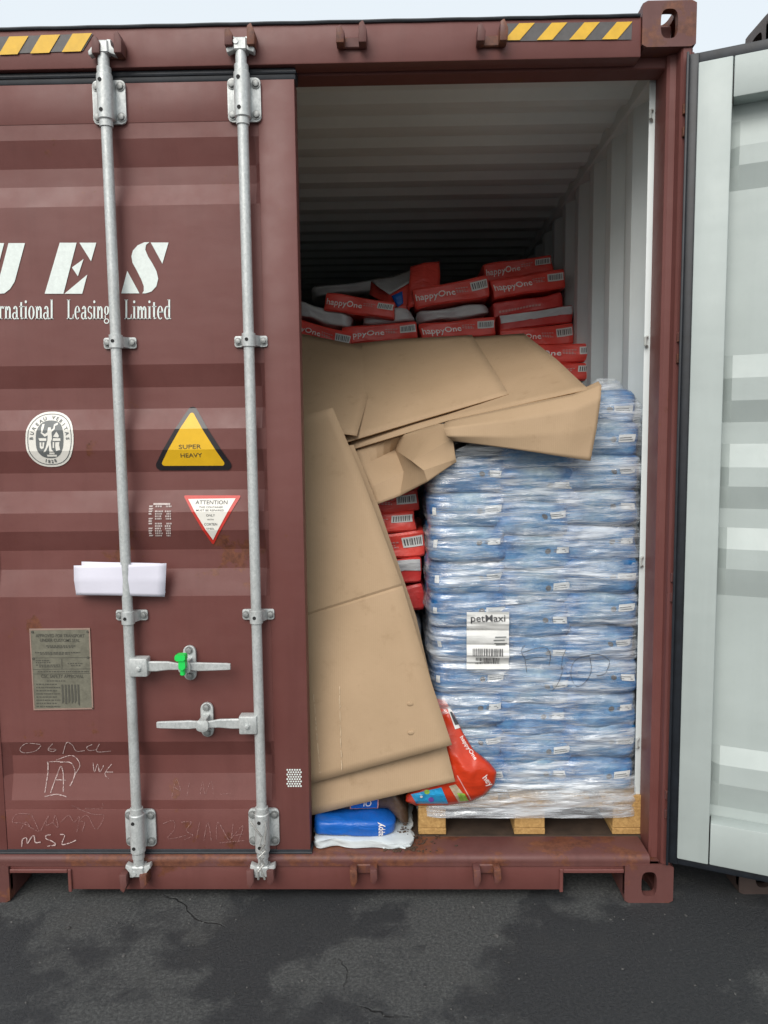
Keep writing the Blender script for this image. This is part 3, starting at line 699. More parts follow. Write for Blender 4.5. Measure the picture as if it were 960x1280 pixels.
# round inspection decal
def oval(cx, cy, rx, ry, p=2.4, n=40): 
    o = []
    for k in range(n):
        a = 2*math.pi*k/n; c, s = math.cos(a), math.sin(a); kk = (abs(c)**p+abs(s)**p)**(-1/p); o.append((cx+rx*c*kk, cy+ry*s*kk))
    return o
OC = (62.3, 549)
wrap('round_decal', [oval(*OC, 30, 34.8)], M['pink_white'], .0022)
def oring(rx, ry, t, n=44):
    a, b2 = oval(*OC, rx, ry, n=n), oval(*OC, rx-t, ry-t, n=n); return [[a[k], a[(k+1) % n], b2[(k+1) % n], b2[k]] for k in range(n)]
wrap('decal_ring', oring(27.6, 32.2, .9), M['grey_print'], .0030)
wrap('decal_field', [oval(OC[0]+.2, OC[1], 17.3, 23.6, 2.6)], M['grey_print'], .0030)
vv, ff = [], []
def arc_text(s, a0, a1, rx, ry, h, flip=False):
    for k, ch in enumerate(s):
        if ch == ' ': continue
        a = math.radians(a0+(a1-a0)*k/(len(s)-1)); x, y = OC[0]+rx*math.cos(a), OC[1]-ry*math.sin(a)
        rot = -(a-math.pi/2) if not flip else -(a+math.pi/2)
        v, f = ptext(ch, x, y, h, None, rot, .03); b0 = len(vv); vv.extend(v); ff.extend([tuple(i+b0 for i in t) for t in f])
arc_text('BUREAU VERITAS', 178, 2, 20.6, 25.4, 4.4); arc_text('1828', 253, 287, 22, 30.0, 4.2, True)
wrap('decal_text', [], M['grey_print'], .0034, tris=(vv, ff))
dv = lambda P: [(20+x/10.667, 500+y/10.667) for x, y in P]
wrap('decal_figure', [dv(P) for P in ([(430, 365), (465, 365), (470, 400), (500, 380), (500, 330), (515, 330), (520, 390), (480, 430), (485, 520), (470, 560), (480, 660), (510, 690), (450, 690), (445, 600), (400, 690), (370, 695), (400, 640), (425, 540), (430, 470), (390, 490), (335, 440), (340, 425), (390, 455), (425, 430)],
    [(345, 320), (375, 320), (370, 380), (358, 430), (345, 430), (338, 370)], [(500, 325), (545, 300), (555, 325), (520, 345)], [(305, 510), (410, 510), (410, 545), (320, 545)], [(500, 510), (598, 510), (598, 545), (495, 545)], [(500, 490), (545, 420), (580, 480), (565, 500)],
    [(320, 565), (345, 565), (345, 620), (360, 620), (360, 565), (385, 565), (375, 640), (350, 655), (325, 640)], [(495, 560), (515, 560), (515, 640), (495, 640)], [(530, 565), (585, 560), (580, 600), (595, 665), (540, 680), (530, 620)], [(410, 730), (545, 730), (540, 755), (415, 755)], [(450, 700), (515, 700), (515, 722), (445, 722)])], M['pink_white'], .0034)
# customs / safety plate
pl = lambda P: [(30+x/9.6, 775+y/9.6) for x, y in P]
wrap('data_plate', [pl([(68, 100), (795, 92), (838, 1065), (120, 1078)])], M['plate'], .003)
wrap('plate_edge', [pl([(68, 100), (795, 92), (797, 112), (70, 122)]), pl([(120, 1060), (838, 1048), (838, 1066), (120, 1078)]), pl([(780, 112), (797, 112), (838, 1060), (822, 1060)]), pl([(70, 122), (85, 122), (135, 1060), (120, 1060)])], M['plate_edge'], .0038)
vv, ff = [], []
for s_, cx, cy, h, w, bo in (('APPROVED FOR TRANSPORT', 440, 203, 4.2, 61, .012), ('UNDER CUSTOMS SEAL', 437, 258, 4.2, 50, .012), ('CSC SAFETY APPROVAL', 465, 690, 4.4, 53, .012)):
    x, y = pl([(cx, cy)])[0]; v, f = ptext(s_, x, y, h, w, .006, bo); b0 = len(vv); vv.extend(v); ff.extend([tuple(i+b0 for i in t) for t in f])
polys = []
for y, x0, x1 in ((300, 270, 630), (318, 290, 600), (380, 140, 680), (398, 200, 560), (475, 150, 310), (500, 150, 330), (530, 150, 440), (550, 190, 440), (510, 530, 710), (535, 570, 690), (608, 170, 780), (720, 280, 500)) + tuple((760+k*38, 155, 400+40*(k % 2)) for k in range(8)):
    x = x0
    while x < x1:
        w = rr.uniform(10, 34); polys.append(pl([(x, y), (min(x+w, x1), y), (min(x+w, x1), y+13), (x, y+13)])); x += w+rr.uniform(6, 14)
for y in (448, 585, 640): polys.append(pl([(110, y), (805, y-6), (805, y-1), (110, y+5)]))
polys.append(pl([(455, 460), (461, 460), (464, 580), (458, 580)]))
polys += [pl([(455+k*38, 770), (476+k*38, 770), (486+k*38, 1000+rr.uniform(-60, 30)), (465+k*38, 1000)]) for k in range(6)]
wrap('plate_text', polys, M['plate_ink'], .0042, tris=(vv, ff))
for p in ((108, 140), (768, 138), (118, 458), (772, 446)):
    x, y = pl([p])[0]; P = at(x, y, DY); bm = bmesh.new(); tube(bm, [(P.x, DY-.003, P.z), (P.x, DY-.006, P.z)], .004, 10); mk('plate_rivet', bm, M['plate_ink'], ldoor)
# little white dotted tag on the stile
bm = bmesh.new()
for r_ in range(8):
    for c in range(6):
        x, y = 358.3+c*3.1+(r_ % 2)*1.5, 961+r_*2.9; flat_poly(bm, [(x, y), (x, y+2), (x+2, y+2), (x+2, y)], DY-.003, .002)
mkflat('tally_print', bm, M['white_print'], ldoor)
# chalk handwriting: narrow ribbons
def stroke(polys, P, w=1.3):
    S2 = []
    for i in range(len(P)-1):
        p0, p1, p2, p3 = P[max(i-1, 0)], P[i], P[i+1], P[min(i+2, len(P)-1)]
        for k in range(6):
            t = k/6; S2.append(tuple(.5*((2*p1[j])+(-p0[j]+p2[j])*t+(2*p0[j]-5*p1[j]+4*p2[j]-p3[j])*t*t+(-p0[j]+3*p1[j]-3*p2[j]+p3[j])*t**3) for j in (0, 1)))
    S2.append(P[-1]); L, R = [], []
    for i, p in enumerate(S2):
        a, b2 = S2[max(i-1, 0)], S2[min(i+1, len(S2)-1)]; dx, dy = b2[0]-a[0], b2[1]-a[1]; d = math.hypot(dx, dy) or 1
        ww = w*(.55+.45*noise.noise((p[0]*.3, p[1]*.3, 1))); L.append((p[0]-dy/d*ww/2, p[1]+dx/d*ww/2)); R.append((p[0]+dy/d*ww/2, p[1]-dx/d*ww/2))
    for i in range(len(S2)-1): polys.append([L[i], L[i+1], R[i+1], R[i]])
k6 = lambda P: [(x/6, 910+y/6) for x, y in P]
k24 = lambda P: [(x/2.4, 860+y/2.4) for x, y in P]
bold = [[(168, 885), (175, 830), (205, 820), (210, 860), (240, 815), (262, 805), (270, 850), (310, 850)], [(385, 795), (352, 800), (352, 825), (400, 845), (420, 870), (360, 880)], [(455, 792), (490, 800), (470, 865), (530, 855), (575, 835)],
        [(332, 490), (340, 300), (335, 275), (430, 270)], [(375, 490), (400, 400), (438, 305), (460, 400), (470, 485)], [(405, 403), (480, 405)], [(335, 515), (420, 500), (500, 517)], [(430, 275), (510, 280), (542, 340), (535, 400), (515, 445)]]
thin = [[(300, 125), (200, 115), (140, 165), (160, 200), (250, 185), (305, 135)], [(395, 118), (350, 170), (380, 190), (410, 170), (350, 165)], [(455, 210), (500, 110), (540, 130), (560, 185), (625, 180)], [(690, 125), (645, 150), (660, 180), (720, 170)], [(745, 120), (715, 190), (820, 185)],
        [(680, 280), (690, 350), (715, 290), (730, 350), (760, 300)], [(820, 290), (770, 360), (800, 395)], [(775, 350), (830, 350)], [(400, 260), (520, 225), (580, 290), (550, 360)]]
faint = [[(240, 640), (130, 640), (100, 700), (180, 710), (290, 770)], [(160, 760), (200, 700), (240, 750)], [(240, 640), (300, 770)], [(310, 765), (370, 650), (350, 720), (400, 700), (420, 650), (440, 740), (400, 700)], [(460, 700), (520, 650), (560, 700), (600, 660), (580, 780)], [(620, 770), (640, 700), (600, 690), (660, 650), (725, 755), (785, 650), (700, 640), (540, 580)], [(770, 560), (765, 600), (640, 600)]]
ink = [[(490, 405), (520, 395), (525, 420), (505, 450), (560, 440)], [(545, 400), (575, 400), (560, 425), (580, 440), (555, 452)], [(590, 450), (600, 400)], [(612, 455), (625, 400), (635, 455)], [(650, 455), (655, 400), (690, 455), (700, 405)], [(690, 455), (730, 410), (715, 460)], [(705, 440), (735, 435)], [(660, 462), (735, 455)]]
ink2 = [[(515, 330), (525, 280), (540, 310), (520, 300)], [(560, 325), (565, 290)], [(600, 320), (605, 285), (615, 320), (630, 285), (640, 320)], [(660, 320), (690, 318)]]
for nm, grp, mp, w, mt in (('chalk_writing', bold, k6, 2.2, 'chalk'), ('chalk_writing', thin, k6, 1.5, 'chalk'), ('chalk_writing', faint, k6, 1.1, 'chalk_faint'), ('chalk_writing', ink, k24, 1.2, 'chalk_faint'), ('chalk_writing', ink2, k24, .9, 'chalk_faint')):
    for g in grp:
        polys = []; stroke(polys, mp(g), w); wrap(nm, polys, M[mt], .0024)
# folded papers tucked behind the bar
pap = thing('folded_papers', 'folded white papers tucked behind the locking bar', 'papers', at(150, 745, -.02))
def quad_sheet(name, rows, t, mt, parent, sub=8, nz=.0, seed=0, sm=True, ang=180):
    """rows: list of [(px,py,Y), ...] of equal length -> smooth-ish sheet with thickness"""
    bm = bmesh.new(); G = []
    for r_ in rows: G.append([at(*p) for p in r_])
    nr, nc = len(G), len(G[0]); FG = []
    for i in range((nr-1)*sub+1):
        a = min(i//sub, nr-2); ta = i/sub-a; row = []
        for j in range((nc-1)*sub+1):
            b = min(j//sub, nc-2); tb = j/sub-b
            p = (G[a][b]*(1-tb)+G[a][b+1]*tb)*(1-ta)+(G[a+1][b]*(1-tb)+G[a+1][b+1]*tb)*ta
            if nz: p = p+Vector((0, 1, 0))*nz*(noise.noise(p*4.0+Vector((seed, 0, 0)))+.35*noise.noise(p*13+Vector((seed, 5, 0))))
            row.append(bm.verts.new(p))
        FG.append(row)
    for i in range(len(FG)-1):
        for j in range(len(FG[0])-1): bm.faces.new((FG[i][j], FG[i][j+1], FG[i+1][j+1], FG[i+1][j]))
    for f in bm.faces: f.smooth = sm
    crisp = isinstance(mt, list)
    mats = mt if isinstance(mt, list) else [mt]
    me = bpy.data.meshes.new(name); bm.to_mesh(me); bm.free()
    for m_ in mats: me.materials.append(m_)
    if crisp: me.set_sharp_from_angle(angle=math.radians(ang))
    o = link(name, me, parent); md = o.modifiers.new('thickness', 'SOLIDIFY'); md.thickness = t; md.offset = 0
    if len(mats) > 1: md.material_offset_rim = 1
    return o
quad_sheet('back_sheet', [[(102, 702, -.005), (150, 703, -.026), (200, 704, -.008)], [(103, 740, -.008), (150, 741, -.028), (207, 741, -.006)]], .002, M['paper'], pap, 5, .003)
quad_sheet('front_sheet', [[(92, 707, -.012), (150, 706, -.033), (208, 704, -.010)], [(92, 725, -.018), (150, 724, -.036), (207, 725, -.018)], [(95, 744, -.012), (150, 744, -.034), (206, 746, -.010)]], .0015, M['paper'], pap, 5, .007, 3)
# green seal on the upper handle
seal = thing('bolt_seal', 'bright green plastic seal on the upper door handle', 'seal', (xs-.002, RY-.04, zs-.01))
bm = bmesh.new(); prism(bm, rrect(xs-.004, zs-.006, .022, .046, .007), 'y', RY-.062, RY-.037, .003); mk('seal_body', bm, M['seal'], seal)
bm = bmesh.new(); prism(bm, rrect(xs-.008, zs+.012, .034, .020, .005), 'y', RY-.066, RY-.036, .003); mk('seal_head', bm, M['seal'], seal)
bm = bmesh.new(); tube(bm, [(xs-.006, RY-.046, zs-.028), (xs-.006, RY-.046, zs-.048), (xs-.006, RY-.046, zs-.05)], [.008, .0085, .006], 12); mk('seal_pin', bm, M['seal'], seal)
# braided wire on the lower right bracket
wr_ = thing('braided_wire', 'loop of braided wire hanging on the lower right bar bracket', 'wire', at(330, 1085, -.09))
for s, nm in ((-1, 'wire_loop'), (1, 'wire_loop')):
    bm = bmesh.new(); pts = [(322+s*9, 1027), (326+s*7, 1036), (329+s*2, 1046), (328+s*3.2, 1055), (329-s*3.2, 1063), (327+s*3, 1071), (327-s*3, 1080), (325+s*2, 1089), (327+s*4, 1099)]
    tube(bm, [at(x, y, -.092-.006*(i % 2)) for i, (x, y) in enumerate(pts)], .0038, 8); mk(nm, bm, M['wire'], wr_)

# ------------------------------------------------------------------ neighbouring container
nb = thing('shipping_container', 'dark container parked behind the open door, only a corner showing', 'container', (2.69+1.219, .05, 0))
NX, NY = 2.685, .048
for z0, z1, tp in ((0, .135, -1), (2.768, 2.9, 1)):
    casting(nb, NX, NX+.164, NY-.004, NY+.172, z0, z1, -1, tp, -1, M['dark']); casting(nb, NX+2.276, NX+2.44, NY-.004, NY+.172, z0, z1, 1, tp, -1, M['dark'])
bm = bmesh.new(); box(bm, NX+.005, NX+.11, NY+.004, NY+.16, .136, 2.767, .004); mk('corner_post', bm, M['dark'], nb)
bm = bmesh.new(); box(bm, NX+2.33, NX+2.435, NY+.004, NY+.16, .136, 2.767, .004); mk('corner_post', bm, M['dark'], nb)
bm = bmesh.new(); box(bm, NX+.165, NX+2.275, NY+.006, NY+.12, 2.74, 2.862, .004); mk('header', bm, M['dark'], nb)
bm = bmesh.new(); box(bm, NX+.165, NX+2.275, NY+.006, NY+.12, .041, .165, .004); mk('sill', bm, M['dark'], nb)
for k in range(2):
    bm = bmesh.new(); box(bm, NX+.112+k*1.108, NX+1.212+k*1.108, NY+.03, NY+.08, .17, 2.735, .006); mk('door', bm, M['dark'], nb)
corr_sheet('side_wall', [(a+NY, d) for a, d in pw], lambda a, d, c: (NX+.046-d, a, c), .12, 2.83, M['dark'], nb)
corr_sheet('side_wall', [(a+NY, d) for a, d in pw], lambda a, d, c: (NX+2.392+d, a, c), .12, 2.83, M['dark'], nb)
corr_sheet('roof_panel', [(a+NY, d) for a, d in pr], lambda a, d, c: (NX+c, a, 2.825+d), .05, 2.388, M['dark'], nb)
for x in (NX+.002, NX+2.378):
    bm = bmesh.new(); box(bm, x, x+.058, NY+.173, LEN, 2.78, 2.866, .004); mk('top_side_rail', bm, M['dark'], nb)
    bm = bmesh.new(); box(bm, x, x+.058, NY+.173, LEN, .05, .16, .004); mk('bottom_side_rail', bm, M['dark'], nb)

# ------------------------------------------------------------------ pallet with the wrapped blue bags
PX0, PX1, PY0 = 1.580, 2.376, .140
pal = thing('wooden_pallet', 'yellow wooden pallet under the wrapped blue bags', 'pallet', ((PX0+PX1)/2, PY0+.6, FLOOR))
zz = FLOOR
bx3 = ((PX0, PX0+.098), ((PX0+PX1)/2-.054, (PX0+PX1)/2+.054), (PX1-.102, PX1))
for x0, x1 in bx3:
    bm = bmesh.new(); box(bm, x0-.001, x1+.001, PY0-.001, PY0+1.2, zz+.0005, zz+.0225, .002); mk('bottom_board', bm, M['wood'], pal)
    for y in (PY0, PY0+.53, PY0+1.055):
        bm = bmesh.new(); box(bm, x0, x1, y, y+.145, zz+.023, zz+.1, .003); mk('block', bm, M['wood'], pal)
for y in (PY0, PY0+.53, PY0+1.055):
    bm = bmesh.new(); box(bm, PX0, PX1, y, y+.145, zz+.1005, zz+.1225, .002); mk('cross_board', bm, M['wood'], pal)
wds = (.145, .1, .145, .1, .145); gp = (PX1-PX0-sum(wds))/4; x = PX0
for w in wds:
    bm = bmesh.new(); box(bm, x, x+w, PY0, PY0+1.2, zz+.123, zz+.144, .002); mk('deck_board', bm, M['wood'], pal); x += w+gp
ZB = zz+.146
# bag bodies: rounded slabs with sagging and creases
def bag_fn(hx, hy, hz, n=4, seed=0, wr=.006, sag=0.0, droop=None, nxy=None):
    nxy = nxy or n
    def f(u, v, w):
        m = (abs(u)**nxy+abs(v)**nxy+abs(w)**n)**(1/nxy) if n == nxy else None
        if m is None:
            m = (abs(u)**nxy+abs(v)**nxy)**(1/nxy); m = max(m, 1e-6); mw = (min(1, m)**n+abs(w)**n)**(1/n) if True else 1
            if m > 1: u, v = u/m, v/m
            k = max(mw, 1e-6); k = k/max(min(1, m), abs(w)); p = Vector((u/k, v/k, w/k))
        else: p = Vector((u/m, v/m, w/m))
        p = Vector((p.x*hx, p.y*hy, p.z*hz))
        q_ = Vector((p.x*7, p.y*7, p.z*16))+Vector((seed*3.7, seed*1.3, seed))
        p += Vector((0, -1 if p.y < 0 else 1, 0))*wr*noise.noise(q_)+Vector((0, 0, 1))*wr*.8*noise.noise(q_+Vector((9, 9, 9)))+Vector((1, 0, 0))*wr*.8*noise.noise(q_+Vector((4, 1, 7)))
        p.z -= sag*hz*(1-(p.x/hx)**2)*(1 if p.z > 0 else .0)
        if droop: p = droop(p)
        return p
    return f
def bag_mesh(name, f, mats, nx=14, ny=8, nz=7, matfn=None, crisp=0):
    bm = bmesh.new(); V = {}
    def vert(u, v, w):
        k = (round(u, 4), round(v, 4), round(w, 4))
        if k not in V: V[k] = bm.verts.new(f(u, v, w))
        return V[k]
    def lin(n): return [-1+2*i/n for i in range(n+1)]
    for (A, B, fn) in ((lin(nx), lin(nz), lambda a, b, s: (a, s, b)), (lin(nx), lin(ny), lambda a, b, s: (a, b, s)), (lin(ny), lin(nz), lambda a, b, s: (s, a, b))):
        for s in (-1, 1):
            for i in range(len(A)-1):
                for j in range(len(B)-1):
                    q4 = [fn(A[i], B[j], s), fn(A[i+1], B[j], s), fn(A[i+1], B[j+1], s), fn(A[i], B[j+1], s)]
                    try: fc = bm.faces.new([vert(*c) for c in q4])
                    except ValueError: continue
                    if matfn:
                        c = [sum(x[k] for x in q4)/4 for k in range(3)]; fc.material_index = matfn(*c)
    bmesh.ops.recalc_face_normals(bm, faces=bm.faces[:])
    for fc in bm.faces: fc.smooth = True
    me = bpy.data.meshes.new(name); bm.to_mesh(me); bm.free()
    for m_ in (mats if isinstance(mats, list) else [mats]): me.materials.append(m_)
    if crisp: me.set_sharp_from_angle(angle=math.radians(crisp))
    return me
def face_print(name, f, hx, hz, polys, mt, eps=.0025, tris=None):
    """print on the bag's front end; coordinates in metres on that face"""
    bm = bmesh.new()
    def P(x, z):
        p = f(max(-1, min(1, x/hx)), -1, max(-1, min(1, z/hz))); return (p.x, p.y-eps, p.z)
    for poly in polys:
        try: bm.faces.new([bm.verts.new(P(*c)) for c in poly])
        except ValueError: pass
    if tris:
        V = [bm.verts.new(P(*c)) for c in tris[0]]
        for t in tris[1]:
            try: bm.faces.new([V[i] for i in t])
            except ValueError: pass
    me = bpy.data.meshes.new(name); bm.to_mesh(me); bm.free(); me.materials.append(mt); return me
def rect(x0, x1, z0, z1): return [(x0, z0), (x1, z0), (x1, z1), (x0, z1)]
def grid_rect(x0, x1, z0, z1, nx=6, nz=3):
    return [rect(x0+(x1-x0)*i/nx, x0+(x1-x0)*(i+1)/nx, z0+(z1-z0)*j/nz, z0+(z1-z0)*(j+1)/nz) for i in range(nx) for j in range(nz)]
def bars(x0, x1, z0, z1, seed, dens=.55, lo=.0012, hi=.004):
    r_ = random.Random(seed); o = []; x = x0
    while x < x1:
        w = r_.uniform(lo, hi); o.append(rect(x, min(x+w*dens*1.4, x1), z0, z1)); x += w*1.9
    return o
SX0, SX1 = 1.630, 2.366; NL = 12; LH = (1.752-ZB)/NL
cw = (SX1-SX0)/3
ORD = ['bottom', 'second', 'third', 'fourth', 'fifth', 'sixth', 'seventh', 'eighth', 'ninth', 'tenth', 'eleventh', 'twelfth']
variants = []
for k in range(5):
    hx, hy, hz = cw/2+.020, .285, LH/2+.010
    f = bag_fn(hx, hy, hz, 7.0, seed=11+k*5, wr=.016)
    body = bag_mesh('body', f, M['blue'], 14, 8, 10)
    lab = face_print('label', f, hx, hz, grid_rect(hx-.088+.004*k, hx-.022, -.010+.004*(k % 3), .013+.004*(k % 3), 7, 2), M['sticker'], .003)
    lines = face_print('label_text', f, hx, hz, [rect(hx-.082, hx-.034-.006*j, -.005+.004*(k % 3)+.007*j, -.002+.004*(k % 3)+.007*j) for j in range(2)], M['grey_print'], .0045)
    code = face_print('barcode', f, hx, hz, grid_rect(-hx+.014, -hx+.032, -.012, .014, 2, 2), M['sticker'], .003)
    dot = face_print('emblem', f, hx, hz, [[(hx-.102+.010*math.cos(a*.52), .010*math.sin(a*.52)+.003*(k % 3)) for a in range(12)]], M['ink'], .003)
    variants.append((body, lab, lines, code, dot))
colname = ('left', 'middle', 'right')
zoff = (0, -.030, .004)
for L in range(NL):
    for c in range(3):
        if L >= NL-(2, 1, 0)[c]: continue      # the load is lower at the left
        jx, jy, rz = rnd.uniform(-.006, .006), rnd.uniform(-.008, .008), rnd.uniform(-.02, .02)
        tp_in = .02 if L == NL-1 and c == 2 else 0
        loc = (SX0+cw*(c+.5)+jx-tp_in+(.014, 0, -.014)[c], PY0+.310+jy+(.03 if L == NL-1 else 0), ZB+LH*(L+.5)+zoff[c]-(.022 if L == NL-1 else 0)+(.032 if L == 0 and c == 1 else 0))
        nm = ORD[L] if L < NL-1-(2, 1, 0)[c] else 'top'
        b = thing('pet_food_bag', f'blue pet food bag, {colname[c]} column of the wrapped pallet, {nm} layer' + ('' if nm in ('bottom', 'top') else ' from bottom'), 'bag', loc, 'blue bags on the wrapped pallet')
        b.rotation_euler = (rnd.uniform(-.02, .02), rnd.uniform(-.03, .03), rz)
        v = variants[(L*2+c*3+L*c) % 5]
        link('body', v[0], b, False); lo = link('label', v[1], b, False); link('label_text', v[2], lo, False); link('emblem', v[4], b, False)
        if c == 0: link('barcode', v[3], b, False)
for L in range(NL):       # second row behind, closing the load
    for c in (0, 2):
        if L >= NL-(2, 1, 0)[c]: continue
        b = link('pet_food_bag', variants[(L+c) % 5][0], None); b.location = (SX0+cw*(c+.5)+(.014, 0, -.014)[c], PY0+.90, ZB+LH*(L+.5)); b.rotation_euler = (0, 0, math.pi)
        tag(b, f'blue bag in the rear row of the wrapped pallet, {colname[c]} side, {ORD[L] if L < NL-1-(2, 1, 0)[c] else "top"} layer', 'bag', 'blue bags on the wrapped pallet')
# stretch film round the load
film = thing('stretch_film', 'clear wrinkled stretch film wrapped around the blue bags and pallet', 'film', ((PX0+PX1)/2, PY0+.6, .23))
def film_pt(s, z, lower=False):
    """s in 0..1 round the load, starting at the rear left, front face from .25 to .5"""
    if lower:       # the wrap ends lower at the left, where the load is lower
        u_ = (s-.25)*4 if .25 <= s <= .5 else (1 if .5 < s < .75 else 0 if s < .25 else 1-(s-.75)*4)
        zt_ = 1.540+.245*max(0, min(1, (u_-.12)/.75)); z = .232+(z-.232)*(zt_-.232)/(1.792-.232)
    t = (z-ZB)/LH; fr = t-math.floor(t); sc = abs(2*fr-1)**4.0
    x0, x1, y0, y1 = SX0-.012, SX1+.012, PY0+.008, PY0+1.19
    k = max(0, 1-(z-.300)/.075); k = max(0, min(1, k)); k = k*k*(3-2*k)          # flare to the pallet at the foot
    x0, x1, y0 = x0+(PX0-.004-x0)*k, x1+(PX1+.004-x1)*k, y0+(PY0-.006-y0)*k
    top = max(0, (z-1.66)/.12); x1 -= .075*top**1.6; x0 += .05*top**1.6; y0 += .07*top**1.6
    w, d = x1-x0, y1-y0; cx, cy = (x0+x1)/2, (y0+y1)/2
    a = 2*math.pi*s-math.pi; c, sn = math.cos(a), math.sin(a); p = 14
    # even spacing: parametrise by the square, then round the corners
    per = s*4; i = int(per) % 4; u = per-int(per)
    sq = [(-1, 1-2*u), (-1+2*u, -1), (1, -1+2*u), (1-2*u, 1)][i]
    m = (abs(sq[0])**p+abs(sq[1])**p)**(1/p); x, y = sq[0]/m*w/2, sq[1]/m*d/2
    n = Vector((sq[0]/m, sq[1]/m, 0)); n = Vector((abs(n.x)**9*math.copysign(1, n.x), abs(n.y)**9*math.copysign(1, n.y), 0))
    if n.length: n.normalize()
    P = Vector((cx+x, cy+y, z)); k2 = (1-k)*(1-.5*min(1, top))
    off = -.013*sc*k2+.009*k2*noise.noise(Vector((P.x*3.2, P.y*3.2, z*26)))+.006*k2*noise.noise(Vector((P.x*6+z*5, P.y*6, z*60)))+.002*noise.noise(Vector((P.x*30, P.y*30, z*40)))
    return P+n*(off+.004)
bm = bmesh.new(); prev = None; NS = 300; zs_ = [.232+(1.792-.232)*i/330 for i in range(331)]
svals = [i/NS for i in range(NS)]
for z in zs_:
    row = [bm.verts.new(film_pt(s, z, True)) for s in svals]
    if prev:
        for k in range(NS): bm.faces.new((prev[k], prev[(k+1) % NS], row[(k+1) % NS], row[k]))
    prev = row
mk('film_wrap', bm, M['film'], film, ang=180)
bm = bmesh.new(); prev = None            # extra turns of film round the foot of the load
for i in range(31):
    z = .234+(.352-.234)*i/30; row = []
    for k in range(160):
        p = film_pt(k/160, z); c_ = Vector((p.x-(PX0+PX1)/2, p.y-(PY0+.6), 0)).normalized(); row.append(bm.verts.new(p+c_*(.004+.004*noise.noise(Vector((p.x*9, p.y*9, z*50))))+Vector((0, 0, .012*noise.noise(Vector((p.x*5, p.y*5, 3)))*i/30))))
    if prev:
        for k in range(160): bm.faces.new((prev[k], prev[(k+1) % 160], row[(k+1) % 160], row[k]))
    prev = row
mk('film_skirt', bm, M['film_dense'], film, ang=180)
# paper label under the film and marker scribble on it
def fy(x, z):
    s = .25+.25*max(0, min(1, (x-SX0)/(SX1-SX0))); return film_pt(s, z).y
lab = thing('pallet_label', 'white paper pallet label with bold heading and two barcodes on the wrap', 'label', at(610, 800, .13))
def lab_pt(px, py, e): 
    p = at(px, py, PY0-.004); return (p.x, min(fy(p.x, p.z), PY0+.016)-.006-e, p.z)
def lab_poly(bm, P, e): bm.faces.new([bm.verts.new(lab_pt(x, y, e)) for x, y in P])
bm = bmesh.new(); LX0, LX1, LY0, LY1 = 583.5, 636.5, 765, 837
Gd = [[bm.verts.new(lab_pt(LX0+(LX1-LX0)*i/12, LY0+(LY1-LY0)*j/24, 0)) for i in range(13)] for j in range(25)]
for j in range(24):
    for i in range(12): bm.faces.new((Gd[j][i], Gd[j+1][i], Gd[j+1][i+1], Gd[j][i+1]))
o = mkflat('label_sheet', bm, M['sticker'], lab); o.modifiers.new('thickness', 'SOLIDIFY').thickness = .0006
bm = bmesh.new(); vv, ff = ptext('petMaxi', 610, 776.5, 8.6, 43, .0, .006); V = [bm.verts.new(lab_pt(x, y, .003)) for x, y in vv]
for t in ff: bm.faces.new([V[i] for i in t])
mkflat('heading', bm, M['ink'], lab)
bm = bmesh.new(); rb = random.Random(4)
for y0, y1, x0, x1 in ((811, 820, 591, 628), (822, 831, 595, 624)):
    x = x0
    while x < x1:
        w = rb.uniform(.5, 1.3); lab_poly(bm, [(x, y0), (x+w, y0), (x+w, y1), (x, y1)], .003); x += w+rb.uniform(.6, 1.4)
mkflat('barcode', bm, M['ink'], lab)
bm = bmesh.new()
for k, (x0, x1, y) in enumerate(((619, 633, 796), (617, 631, 800), (618, 634, 804), (620, 632, 806))): lab_poly(bm, [(x0, y), (x1, y-.3), (x1, y+.9), (x0, y+1.3)], .003)
mkflat('fine_print', bm, M['grey_print'], lab)
bm = bmesh.new(); k49 = lambda P: [(575+x/4.923, 755+y/4.923) for x, y in P]; polys = []
for P in ([(410, 420), (400, 340), (375, 290), (400, 255)], [(375, 300), (450, 275), (530, 270), (555, 320), (550, 380)], [(405, 345), (470, 325), (520, 330)], [(650, 280), (630, 330), (625, 420), (600, 490), (560, 540)], [(800, 320), (720, 340), (680, 420), (710, 500), (770, 480), (810, 400), (800, 330)], [(740, 325), (850, 310), (920, 350), (920, 380), (890, 430), (840, 440)]):
    polys = []; stroke(polys, k49(P), 1.2); bm = bmesh.new()
    for P_ in polys: lab_poly(bm, P_, .004)
    mkflat('marker_writing', bm, M['ink'], film)

